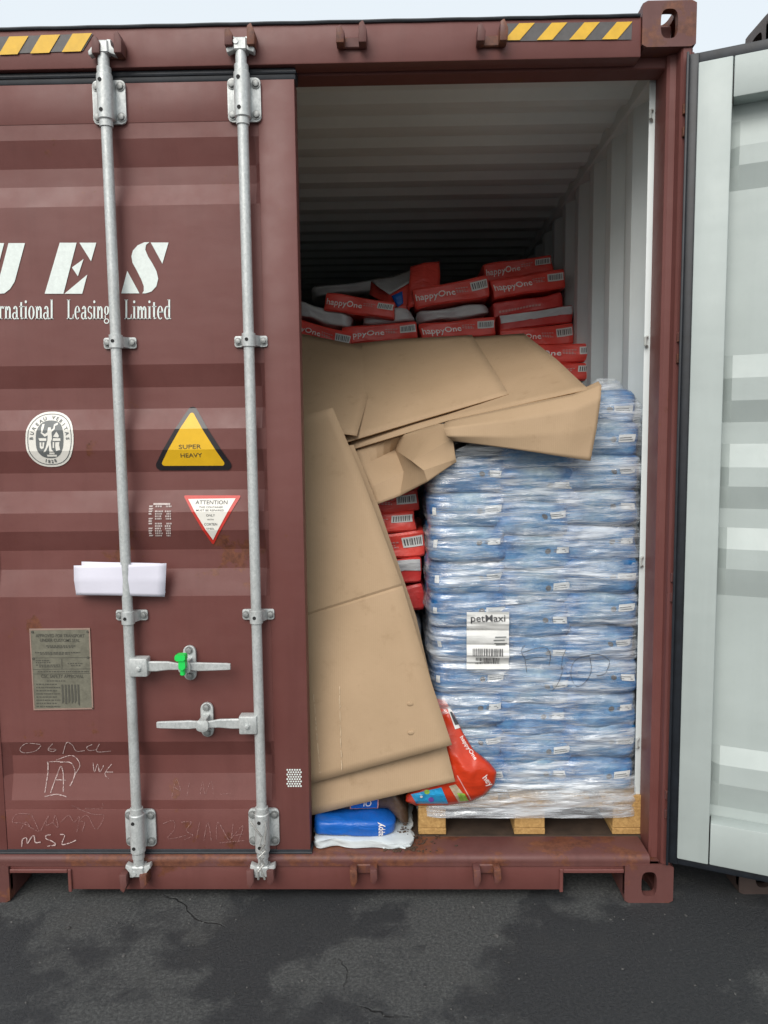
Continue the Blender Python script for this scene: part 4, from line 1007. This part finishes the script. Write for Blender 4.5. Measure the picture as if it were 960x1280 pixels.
# ------------------------------------------------------------------ red bags
def red_variant(k, hx, hz, kind):
    hy = .28; f = bag_fn(hx, hy, hz, 26 if kind != 'silver' else 9, seed=31+k*7, wr=.012 if kind != 'silver' else .024, sag=.10)
    mt = {'red': 'red', 'dark': 'red_dark', 'silver': 'silver', 'two': 'red_dark'}[kind]
    mats = [M[mt], M['silver']]
    mf = None if 1 else (lambda u, v, w: 1 if (w > .15+.25*math.sin(u*3+k) and v < -.9) else 0) if kind == 'two' else None
    body = bag_mesh('body', f, mats, 22, 10, 10, mf, 28 if kind != 'silver' else 0); parts = []
    if kind == 'two':
        P = lambda u, w: (u*hx, (w+.10*math.sin(u*2.6+1))*hz)
        parts.append(('silver_band', face_print('silver_band', f, hx, hz, [[P(-.97+1.94*i/30, -.05+.3*j), P(-.97+1.94*(i+1)/30, -.05+.3*j), P(-.97+1.94*(i+1)/30, .25+.3*j), P(-.97+1.94*i/30, .25+.3*j)] for i in range(30) for j in range(3)], M['silver'], .003)))
    if kind in ('red', 'dark'):
        vv, ff = text_geo('happyOne', .008); w = max(x for x, y in vv)-min(x for x, y in vv); s = hx*1.02/w
        if kind == 'red': parts.append(('lettering', face_print('lettering', f, hx, hz, [], M['bagtext'], .003, ([(-hx*.42+x*s, -.016+y*s*1.05) for x, y in vv], ff))))
        lines = []
        for j, (x0, x1) in enumerate(((.12, .46), (.12, .40), (.12, .42))):
            x = hx*x0; z = .014-.011*j
            while x < hx*x1: lines.append(rect(x, min(x+.010, hx*x1), z, z+.005)); x += .0135
        if kind == 'dark': lines = [rect(-hx*.85+i*.017, -hx*.85+i*.017+.013, -hz*.35, -hz*.35+.011) for i in range(14)]
        parts.append(('small_lettering', face_print('small_lettering', f, hx, hz, lines, M['bagtext_faint'], .003)))
        if kind == 'red':
            sx0, sx1, sz0, sz1 = hx*.52, hx*.95, -.008, .032
            parts.append(('barcode_sticker', face_print('barcode_sticker', f, hx, hz, grid_rect(sx0, sx1, sz0, sz1, 4, 2), M['sticker'], .003),
                          face_print('barcode', f, hx, hz, bars(sx0+.007, sx1-.008, sz0+.007, sz1-.006, k, .6, .002, .006), M['ink'], .0045)))
    return body, parts
RV = {('red', k): red_variant(k, .195, .051, 'red') for k in range(4)}
RV.update({('dark', 0): red_variant(5, .195, .042, 'dark'), ('silver', 0): red_variant(6, .19, .04, 'silver'), ('two', 0): red_variant(8, .195, .05, 'two'), ('silver', 1): red_variant(7, .15, .045, 'silver')})
def place_red(kind, k, px0, py0, px1, py1, Y, label, group='red bags stacked inside the container', zs=1.0, yaw=0, full=None, pitch=0):
    """the front end runs from pixel px0,py0 to px1,py1 (its mid height)"""
    A, B = at(px0, py0, Y), at(px1, py1, Y); wid = (B-A).length; body, parts = RV[(kind, k)]; hx = max(v.co.x for v in body.vertices)
    s = wid/(2*hx); C = (A+B)/2; e = thing('pet_food_bag', label, 'bag', (C.x, Y+.28*s, C.z), group)
    e.rotation_euler = (pitch, -math.atan2(B.z-A.z, B.x-A.x), yaw); e.scale = (s, s, s*zs)
    link('body', body, e, False)
    for p in parts:
        o = link(p[0], p[1], e, False)
        if len(p) > 2: link('barcode', p[2], o, False)
    return e
YB = 1.36
for a in (
    ('red', 0, 603, 342, 692, 328, YB+.22, 'red pet food bag topmost of the right-hand pile, against the back dark', None, 1.0),
    ('red', 1, 613, 362, 708, 346, YB+.03, 'red pet food bag second from the top of the right-hand pile', None, 1.0),
    ('dark', 0, 615, 389, 706, 374, YB+.05, 'red pet food bag showing only small print, third from top of the right-hand pile', None, 1.0),
    ('two', 0, 622, 404, 718, 391, YB, 'dark red bag with a silver grey upper edge in the right-hand pile', None, .9),
    ('red', 2, 624, 424, 719, 416, YB-.02, 'red pet food bag under the silver edged bag, lower right pile', None, 1.05),
    ('red', 3, 640, 444, 751, 439, YB-.14, 'red pet food bag just above the lowest visible bag beside the wall', None, .85),
    ('red', 0, 640, 468, 751, 463, YB-.14, 'lowest visible red pet food bag beside the wall, above the blue pallet', None, .85),
    ('red', 2, 515, 374, 613, 356, YB, 'tilted red pet food bag on top in the centre, lettering facing out', None, 1.05),
    ('silver', 0, 518, 396, 614, 384, YB+.03, 'silver grey bag squeezed beneath the tilted centre red bag', None, .8),
    ('red', 1, 523, 416, 621, 406, YB-.03, 'red pet food bag in the lower centre row, just behind the cardboard', None, .95),
    ('red', 3, 427, 420, 523, 412, YB-.02, 'red pet food bag in the lower row left of centre, behind the cardboard', None, .95),
    ('silver', 1, 450, 398, 518, 391, YB+.02, 'small silver grey bag between two rows of red bags, left of centre', None, .9),
    ('red', 0, 404, 376, 495, 388, YB-.04, 'red pet food bag sloping down to the right, at upper left', None, .95),
    ('silver', 0, 368, 383, 440, 402, YB-.02, 'silver grey bag slumping at far left beside the closed door', None, 1.3),
    ('red', 2, 352, 404, 440, 428, YB-.05, 'red pet food bag at lowest far left, partly under cardboard', None, 1.0),
    ('silver', 0, 385, 364, 500, 352, YB+.5, 'silver grey bag lying far back at upper left in the shade', None, .6)):
    place_red(a[0], a[1], a[2], a[3], a[4], a[5], a[6], a[7], zs=a[9])
# torn upright bag end: red flap, silver side, blue print
tb = thing('pet_food_bag', 'crumpled red bag with a raised end flap, silver side and blue print', 'bag', at(510, 380, YB+.1), 'red bags stacked inside the container')
quad_sheet('end_flap', [[(513, 334, YB+.10), (530, 329, YB+.08), (549, 327, YB+.12)], [(512, 348, YB+.06), (530, 345, YB+.05), (550, 345, YB+.08)], [(508, 386, YB+.04), (530, 380, YB+.02), (549, 376, YB+.05)]], .004, M['red'], tb, 5, .01)
quad_sheet('silver_side', [[(464, 350, YB+.3), (490, 346, YB+.28), (515, 337, YB+.25)], [(470, 356, YB+.12), (487, 368, YB+.06), (514, 352, YB+.08)]], .004, M['silver'], tb, 6, .02)
quad_sheet('red_side', [[(464, 352, YB+.26), (487, 367, YB+.08), (514, 351, YB+.09)], [(462, 368, YB+.2), (487, 382, YB+.04), (512, 388, YB+.05)]], .004, M['red'], tb, 6, .015)
quad_sheet('blue_patch', [[(489, 370, YB+.035), (503, 364, YB+.035)], [(497, 384, YB+.025), (504, 379, YB+.025)]], .004, M['bluebright'], tb, 3, .004)
bits = thing('cardboard_scrap', 'small torn cardboard scrap standing by the wall', 'cardboard', at(742, 440, YB-.08))
quad_sheet('scrap', [[(728, 436, YB-.02), (740, 424, YB-.02), (751, 412, YB-.02)], [(728, 442, YB-.03), (740, 442, YB-.03), (752, 442, YB-.03)]], .004, [M['card'], M['card_edge']], bits, 4, .01)
# pile in front left, glimpsed between cardboard and the wrapped pallet
YF = .42
gap = [('red', 1, 525, 602, 'topmost of the front pile, half hidden by crumpled card', 1.0, 26), ('red', 3, 525, 629, 'second from top of the front pile beside the wrapped pallet', 1.0, 26), ('red', 0, 521, 654, 'third from top of the front pile beside the wrapped pallet', 1.0, 26),
       ('red', 2, 533, 682, 'jutting furthest out of the front pile beside the wrapped pallet', 1.15, 31), ('two', 0, 529, 715, 'with a silver band in the front pile beside the wrapped pallet', 1.1, 33), ('dark', 0, 533, 750, 'with small print, under the silver banded one, front pile', 1.35, 34)]
for kind, k, xr, yc, lb, zs, hp in gap:
    place_red(kind, k, xr-122, yc+7, xr, yc-4, YF, 'red pet food bag ' + lb, zs=hp/122*.39/(2*(.042 if kind == 'dark' else .05 if kind == 'two' else .047)))
place_red('silver', 0, 406, 800, 529, 792, YF, 'silver grey bag low in the front pile beside the wrapped pallet', zs=1.75)
place_red('silver', 0, 402, 850, 527, 846, YF+.01, 'silver grey bag lowest visible in the front pile, behind the leaning cardboard', zs=1.75)
for j, (yc, kk) in enumerate(((900, 1), (945, 2), (985, 3))):
    place_red('red', kk, 400, yc, 524, yc, YF+.01, f'{["upper", "middle", "lower"][j]} of three red bags at the front pile foot, behind cardboard', zs=1.2)

# ------------------------------------------------------------------ cardboard
CM = [M['card'], M['card_edge']]
def card(label, rows, t=.0032, sub=8, nz=.0028, seed=0, crisp=9):
    p = rows[-1][0]; mid = at(*rows[len(rows)//2][len(rows[0])//2])
    o = quad_sheet('cardboard_sheet', rows, t, CM, None, sub, nz, seed, ang=crisp)
    return tag(o, label, 'cardboard', 'loose cardboard sheets over the load')
c1 = card('tall cardboard sheet leaning upright against the load, creased across the middle', [
    [(250, 560, .36), (330, 534, .36), (416, 509.5, .345)], [(250, 640, .315), (350, 610, .315), (451, 592, .30)], [(250, 809, .217), (370, 770, .217), (502, 729, .202)], [(250, 812, .220), (370, 773, .220), (503, 732, .205)], [(250, 815, .214), (370, 776, .214), (504, 735, .199)], [(250, 930, .15), (380, 880, .14), (541, 858, .098)], [(250, 1018, .118), (390, 979, .108), (565, 931, .050)]], seed=1)
c2 = card('second tall cardboard sheet showing below and behind the leaning one', [
    [(260, 580, .38), (350, 570, .38), (442, 556, .368)], [(260, 640, .345), (360, 640, .34), (473, 632, .325)], [(260, 800, .24), (380, 790, .235), (520, 770, .225)], [(260, 960, .16), (390, 930, .15), (556, 925, .102)], [(260, 1056, .13), (388, 1019, .123), (569, 977, .058)]], seed=2, nz=.004)
card('cardboard sheet at upper left sloping beside the closed door', [
    [(270, 398, 1.12), (375, 417, 1.10), (474, 437, 1.02)], [(270, 470, .75), (370, 478, .75), (462, 490, .70)], [(270, 545, .46), (365, 534, .455), (446, 545, .42)]], seed=3)
card('upper middle cardboard sheet with a straight front edge', [
    [(400, 434, 1.08), (500, 424, 1.05), (590, 419, 1.02)], [(395, 490, .75), (510, 478, .72), (613, 456, .66)], [(390, 566, .46), (520, 527, .42), (636, 493, .37)]], seed=4)
card('broad cardboard sheet spread across the top, reaching over the wrapped pallet', [
    [(420, 436, 1.10), (560, 424, 1.06), (655, 417, 1.03)], [(425, 500, .76), (570, 478, .70), (695, 449, .58)], [(434, 564, .445), (560, 526, .36), (680, 500, .20), (736, 487, .13)][0:2]+[(736, 487, .13)]], seed=5, nz=.005)
# flap hanging over the blue bags
card('bent cardboard flap hanging down over the front of the wrapped pallet', [
    [(562, 526, .36), (645, 507, .27), (715, 492, .19), (748, 477, .17)], [(556, 529, .16), (642, 511, .13), (718, 495, .11), (752, 482, .12)], [(554, 536, .095), (640, 525, .082), (719, 512, .075), (751, 497, .088)], [(558, 545, .085), (640, 546, .07), (715, 541, .062), (746, 535, .072)], [(567, 551, .10), (640, 561, .075), (705, 571, .062), (738, 576, .066)]], sub=7, seed=6, nz=.004, crisp=60)
card('crumpled cardboard hanging beneath the broad sheet, folded into a point', [
    [(440, 563, .46), (500, 545, .42), (548, 530, .24), (566, 530, .13)], [(448, 585, .40), (494, 562, .47), (516, 577, .20), (566, 548, .105)], [(462, 610, .35), (505, 590, .33), (530, 588, .135), (570, 574, .105)], [(470, 631, .33), (500, 620, .30), (535, 602, .135), (571, 577, .11)]], sub=6, seed=7, nz=.010)
# scuffed tape streaks and dents on the leaning sheet, laid on its surface
def to_px(p):
    d = p-CAM; z = d.dot(_f); return 480+FPX*d.dot(_r)/z, 640-FPX*d.dot(_u)/z
_c1 = [(to_px(v.co), v.co.y) for v in c1.data.vertices]
def c1_Y(px, py):
    nr = sorted(((a[0]-px)**2+(a[1]-py)**2+.01, Y) for a, Y in _c1)[:4]; return sum(Y/d for d, Y in nr)/sum(1/d for d, Y in nr)
rt_ = random.Random(12)
for xa, ya, xb, yb in ((392, 868, 400, 966), (424, 858, 427, 964)):
    y = ya
    while y < yb:
        L_ = rt_.uniform(4, 15); y2 = min(yb, y+L_); bm = bmesh.new(); V = []
        for yy in (y, (y+y2)/2, y2):
            xx = xa+(xb-xa)*(yy-ya)/(yb-ya)+rt_.uniform(-.5, .5); w_ = rt_.uniform(.5, 1.6); Y = c1_Y(xx, yy)-.0045
            V.append((bm.verts.new(at(xx-w_/2, yy, Y)), bm.verts.new(at(xx+w_/2, yy, Y))))
        for a, b2 in zip(V, V[1:]): bm.faces.new((a[0], b2[0], b2[1], a[1]))
        mkflat('tape_streak', bm, M['tape'], c1); y = y2+rt_.uniform(.5, 4)
for px, py in ((513, 880), (514, 916)):
    p = at(px, py, c1_Y(px, py)-.002); bm = bmesh.new(); bmesh.ops.create_uvsphere(bm, u_segments=14, v_segments=8, radius=.011)
    for v in bm.verts: v.co = Vector((p.x+v.co.x*1.2, p.y+v.co.y*.45, p.z+v.co.z*.8))
    mk('dent', bm, M['card'], c1, ang=90)

# ------------------------------------------------------------------ slumped orange bag, floor bags
ob = thing('pet_food_bag', 'slumped orange red bag squeezed between leaning cardboard and the wrapped pallet', 'bag', at(570, 1005, .10))
rows_px = [(874, 541, 555, .128, .0), (890, 542, 566, .112, .006), (915, 546, 578, .10, .012), (938, 550, 592, .088, .020), (955, 550, 612, .080, .030), (966, 546, 621, .078, .034), (980, 530, 618, .078, .036), (994, 508, 606, .080, .032), (1002, 507, 588, .086, .022), (1007, 520, 560, .10, .006)]
def slump(u, v):        # v down the rows, u across
    i = min(int(v*(len(rows_px)-1)), len(rows_px)-2); t = v*(len(rows_px)-1)-i
    a, b2 = rows_px[i], rows_px[i+1]; y, xl, xr, Y, d = [a[k]+(b2[k]-a[k])*t for k in range(5)]
    x = xl+(xr-xl)*u; bul = max(0, 1-(2*u-1)**2)**.5
    cre = .008*noise.noise(Vector((x*.05, y*.035, 2)))+.004*noise.noise(Vector((x*.12, y*.1, 7)))-.006*math.exp(-((x-(566+(y-940)*.75))/7)**2)
    return x, y, Y+.036-d*bul*.9+cre, bul
bm = bmesh.new(); NU, NV = 26, 40; F_, B_ = [], []
for j in range(NV+1):
    F_.append([]); B_.append([])
    for i in range(NU+1):
        x, y, Y, bul = slump(i/NU, j/NV); p = at(x, y, Y); F_[-1].append(bm.verts.new(p)); B_[-1].append(bm.verts.new((p.x, .132+.003*bul+max(0, Y-.128), p.z)))
for G_, fl in ((F_, 1), (B_, -1)):
    for j in range(NV):
        for i in range(NU): bm.faces.new([G_[j][i], G_[j+1][i], G_[j+1][i+1], G_[j][i+1]][::fl])
for j in range(NV):
    for i in (0, NU): bm.faces.new((F_[j][i], F_[j+1][i], B_[j+1][i], B_[j][i]))
for i in range(NU):
    for j in (0, NV): bm.faces.new((F_[j][i], F_[j][i+1], B_[j][i+1], B_[j][i]))
mk('body', bm, M['orange_red'], ob, ang=60)
def slump_Y(px, py):
    best = None
    for j in range(len(rows_px)-1):
        a, b2 = rows_px[j], rows_px[j+1]
        if a[0] <= py <= b2[0]:
            t = (py-a[0])/(b2[0]-a[0]); xl, xr = a[1]+(b2[1]-a[1])*t, a[2]+(b2[2]-a[2])*t; u = max(0, min(1, (px-xl)/(xr-xl))); return slump(u, (j+t)/(len(rows_px)-1))[2]
    return .1
def slump_print(name, P, mt, n=8, eps=.003, tris=None):
    bm = bmesh.new()
    if tris:
        V = [bm.verts.new(at(x, y, slump_Y(x, y)-eps)) for x, y in tris[0]]
        for t in tris[1]: bm.faces.new([V[i] for i in t])
    else:    # quad patch TL,TR,BR,BL
        G_ = []
        for j in range(n+1):
            r_ = []
            for i in range(n+1):
                a = [P[0][k]+(P[1][k]-P[0][k])*i/n for k in (0, 1)]; b2 = [P[3][k]+(P[2][k]-P[3][k])*i/n for k in (0, 1)]
                x, y = a[0]+(b2[0]-a[0])*j/n, a[1]+(b2[1]-a[1])*j/n; r_.append(bm.verts.new(at(x, y, slump_Y(x, y)-eps)))
            G_.append(r_)
        for j in range(n):
            for i in range(n): bm.faces.new((G_[j][i], G_[j+1][i], G_[j+1][i+1], G_[j][i+1]))
    return mkflat(name, bm, mt, ob)
s64 = lambda P: [(490+x/6.4, 860+y/6.4) for x, y in P]
slump_print('blue_panel', s64([(150, 850), (395, 795), (450, 925), (195, 925)]), M['skyblue'])
slump_print('photo_panel', s64([(455, 785), (510, 770), (618, 905), (535, 918)]), M['cream_print'])
slump_print('green_leaf', s64([(520, 840), (580, 845), (612, 900), (548, 905)]), M['green_print'], eps=.005)
disc = lambda cx, cy, r: ([(cx+r*math.cos(k*.5236), cy+r*.85*math.sin(k*.5236)) for k in range(12)], [tuple(range(12))])
slump_print('green_badge', None, M['green_print'], 4, .005, disc(*s64([(280, 832)])[0], 3.6))
slump_print('violet_badge', None, M['violet_print'], 4, .005, disc(*s64([(312, 893)])[0], 3.6))
slump_print('white_print', None, M['bagtext'], 4, .0055, disc(*s64([(235, 870)])[0], 1.8))
slump_print('barcode_sticker', s64([(440, 150), (462, 150), (545, 318), (505, 330)]), M['sticker'], 6)
slump_print('barcode', s64([(462, 190), (480, 190), (535, 290), (505, 296)]), M['ink'], 5, .005)
slump_print('lettering', None, M['bagtext'], tris=ptext('hey', 607, 978, 8, 14, .9, .01))
slump_print('lettering', None, M['bagtext'], tris=ptext('happyOne', 584, 936, 5.0, 34, 1.0, .008))
slump_print('white_seam', s64([(518, 700), (526, 700), (634, 890), (626, 895)]), M['bagtext_faint'], 10)
# white bag, blue bag and brown bag lying at the sill
def lying(name_label, x0, x1, y0, y1, z0, z1, mt, seed, n=7, wr=.008, droop=None):
    hx, hy, hz = (x1-x0)/2, (y1-y0)/2, (z1-z0)/2
    f = bag_fn(hx, hy, hz, n, seed, wr, droop=droop); e = thing('pet_food_bag', name_label, 'bag', ((x0+x1)/2, (y0+y1)/2, (z0+z1)/2))
    link('body', bag_mesh('body', f, mt, 34, 14, 10, None, 30 if n >= 12 else 0), e, False); return e, f, hx, hz
def flat_end(p): p = p.copy(); p.z *= 1-.55*max(0, (p.x-.08)/.25); return p
def wdr(p):
    k = max(0, (p.x-.04)/.13); return Vector((p.x+.016*noise.noise(Vector((p.y*22, 1, p.z*60))), p.y+(.020*noise.noise(Vector((p.x*16, 3, 0))) if p.y < 0 else 0), (p.z+.017)*(1-.45*k)-.017))
def bdr(p):
    k = max(0, (p.x-.05)/.095); return Vector((p.x, p.y+.03*k*k, (p.z+.028)*(1-.38*k*k)-.028+.004*noise.noise(p*28)))
e, f, hx, hz = lying('flattened white bag lying at the sill under the blue bag', 1.212, 1.555, .045, .40, FLOOR+.001, FLOOR+.034, M['bagwhite'], 3, 14, .008, wdr)
e, f, hx, hz = lying('bright blue bag with upside down lettering at the sill beside the closed door', 1.212, 1.502, .060, .40, FLOOR+.034, FLOOR+.090, M['bluebright'], 5, 9, .014, bdr)
vv, ff = text_geo('happy', .015); w = max(x for x, y in vv)-min(x for x, y in vv); s = .088/w
link('lettering', face_print('lettering', f, hx, hz, [], M['bagtext'], .004, ([(.095-y*s*.9, -.002+x*s*.62) for x, y in vv], ff)), e, False)
link('panel_line', face_print('panel_line', f, hx, hz, [rect(xx, xx+.002, -.03, .032) for xx in (-.11, -.10, -.045, .02)], M['skyblue'], .003), e, False)
def drp(p):
    p = p.copy(); k = max(0, (p.x-.09)/.075); p.z -= .09*min(1.15, k)**1.3; p.y -= .035*min(1, k); return p
e, f, hx, hz = lying('brown bag with a small blue panel, drooping at its right end over the blue bag', 1.212, 1.545, .140, .46, FLOOR+.078, FLOOR+.19, M['brown'], 9, 5, .012, drp)
link('blue_panel', face_print('blue_panel', f, hx, hz, grid_rect(-.035, .055, -.036, .045, 6, 4), M['bluebright'], .004), e, False)
link('panel_border', face_print('panel_border', f, hx, hz, [rect(-.037+.0155*i, -.0215+.0155*i, -.040, -.0365) for i in range(6)]+[rect(.055, .059, -.040+.017*i, -.023+.017*i) for i in range(5)]+[rect(-.039, -.035, -.040+.017*i, -.023+.017*i) for i in range(5)], M['bagtext_faint'], .0045), e, False)
vv, ff = text_geo('IO', .01); link('lettering', face_print('lettering', f, hx, hz, [], M['bagtext'], .006, ([(.02+x*.02, -.026+y*.026) for x, y in vv], ff)), e, False)
bm = bmesh.new(); rk = random.Random(9)
for i in range(230):
    x = 1.50+abs(rk.gauss(0, .06))*(1 if rk.random() < .7 else -.5); y = rk.uniform(.02, .135); z = FLOOR+.0025+max(0, .05-abs(x-1.535)*.9)*rk.random()*(1 if y > .1 else 0)
    b2 = bmesh.new(); bmesh.ops.create_icosphere(b2, subdivisions=1, radius=rk.uniform(.002, .0048)); join(bm, b2, Matrix.Translation((x, y, z)) @ Matrix.Diagonal((rk.uniform(.8, 2), 1, .7, 1)))
tag(mk('kibble_crumbs', bm, M['kibble'], None, smooth=False), 'brown kibble crumbs spilled on the sill beside the pallet', 'crumbs', kind='stuff')
for i, (p0, p1) in enumerate((((476, 1062), (481, 1067)), ((495, 1060), (507, 1060)))):
    A, B = at(*p0, .05), at(*p1, .05); bm = bmesh.new(); tube(bm, [(A.x, .05, FLOOR+.004), ((A.x+B.x)/2, .045, FLOOR+.006), (B.x, .04, FLOOR+.004)], .003, 6)
    tag(mk('paper_shred', bm, M['bagwhite']), ['short white paper shred lying on the sill, nearer the closed door', 'longer white paper shred lying on the sill, nearer the pallet'][i], 'scrap', 'paper shreds on the sill')
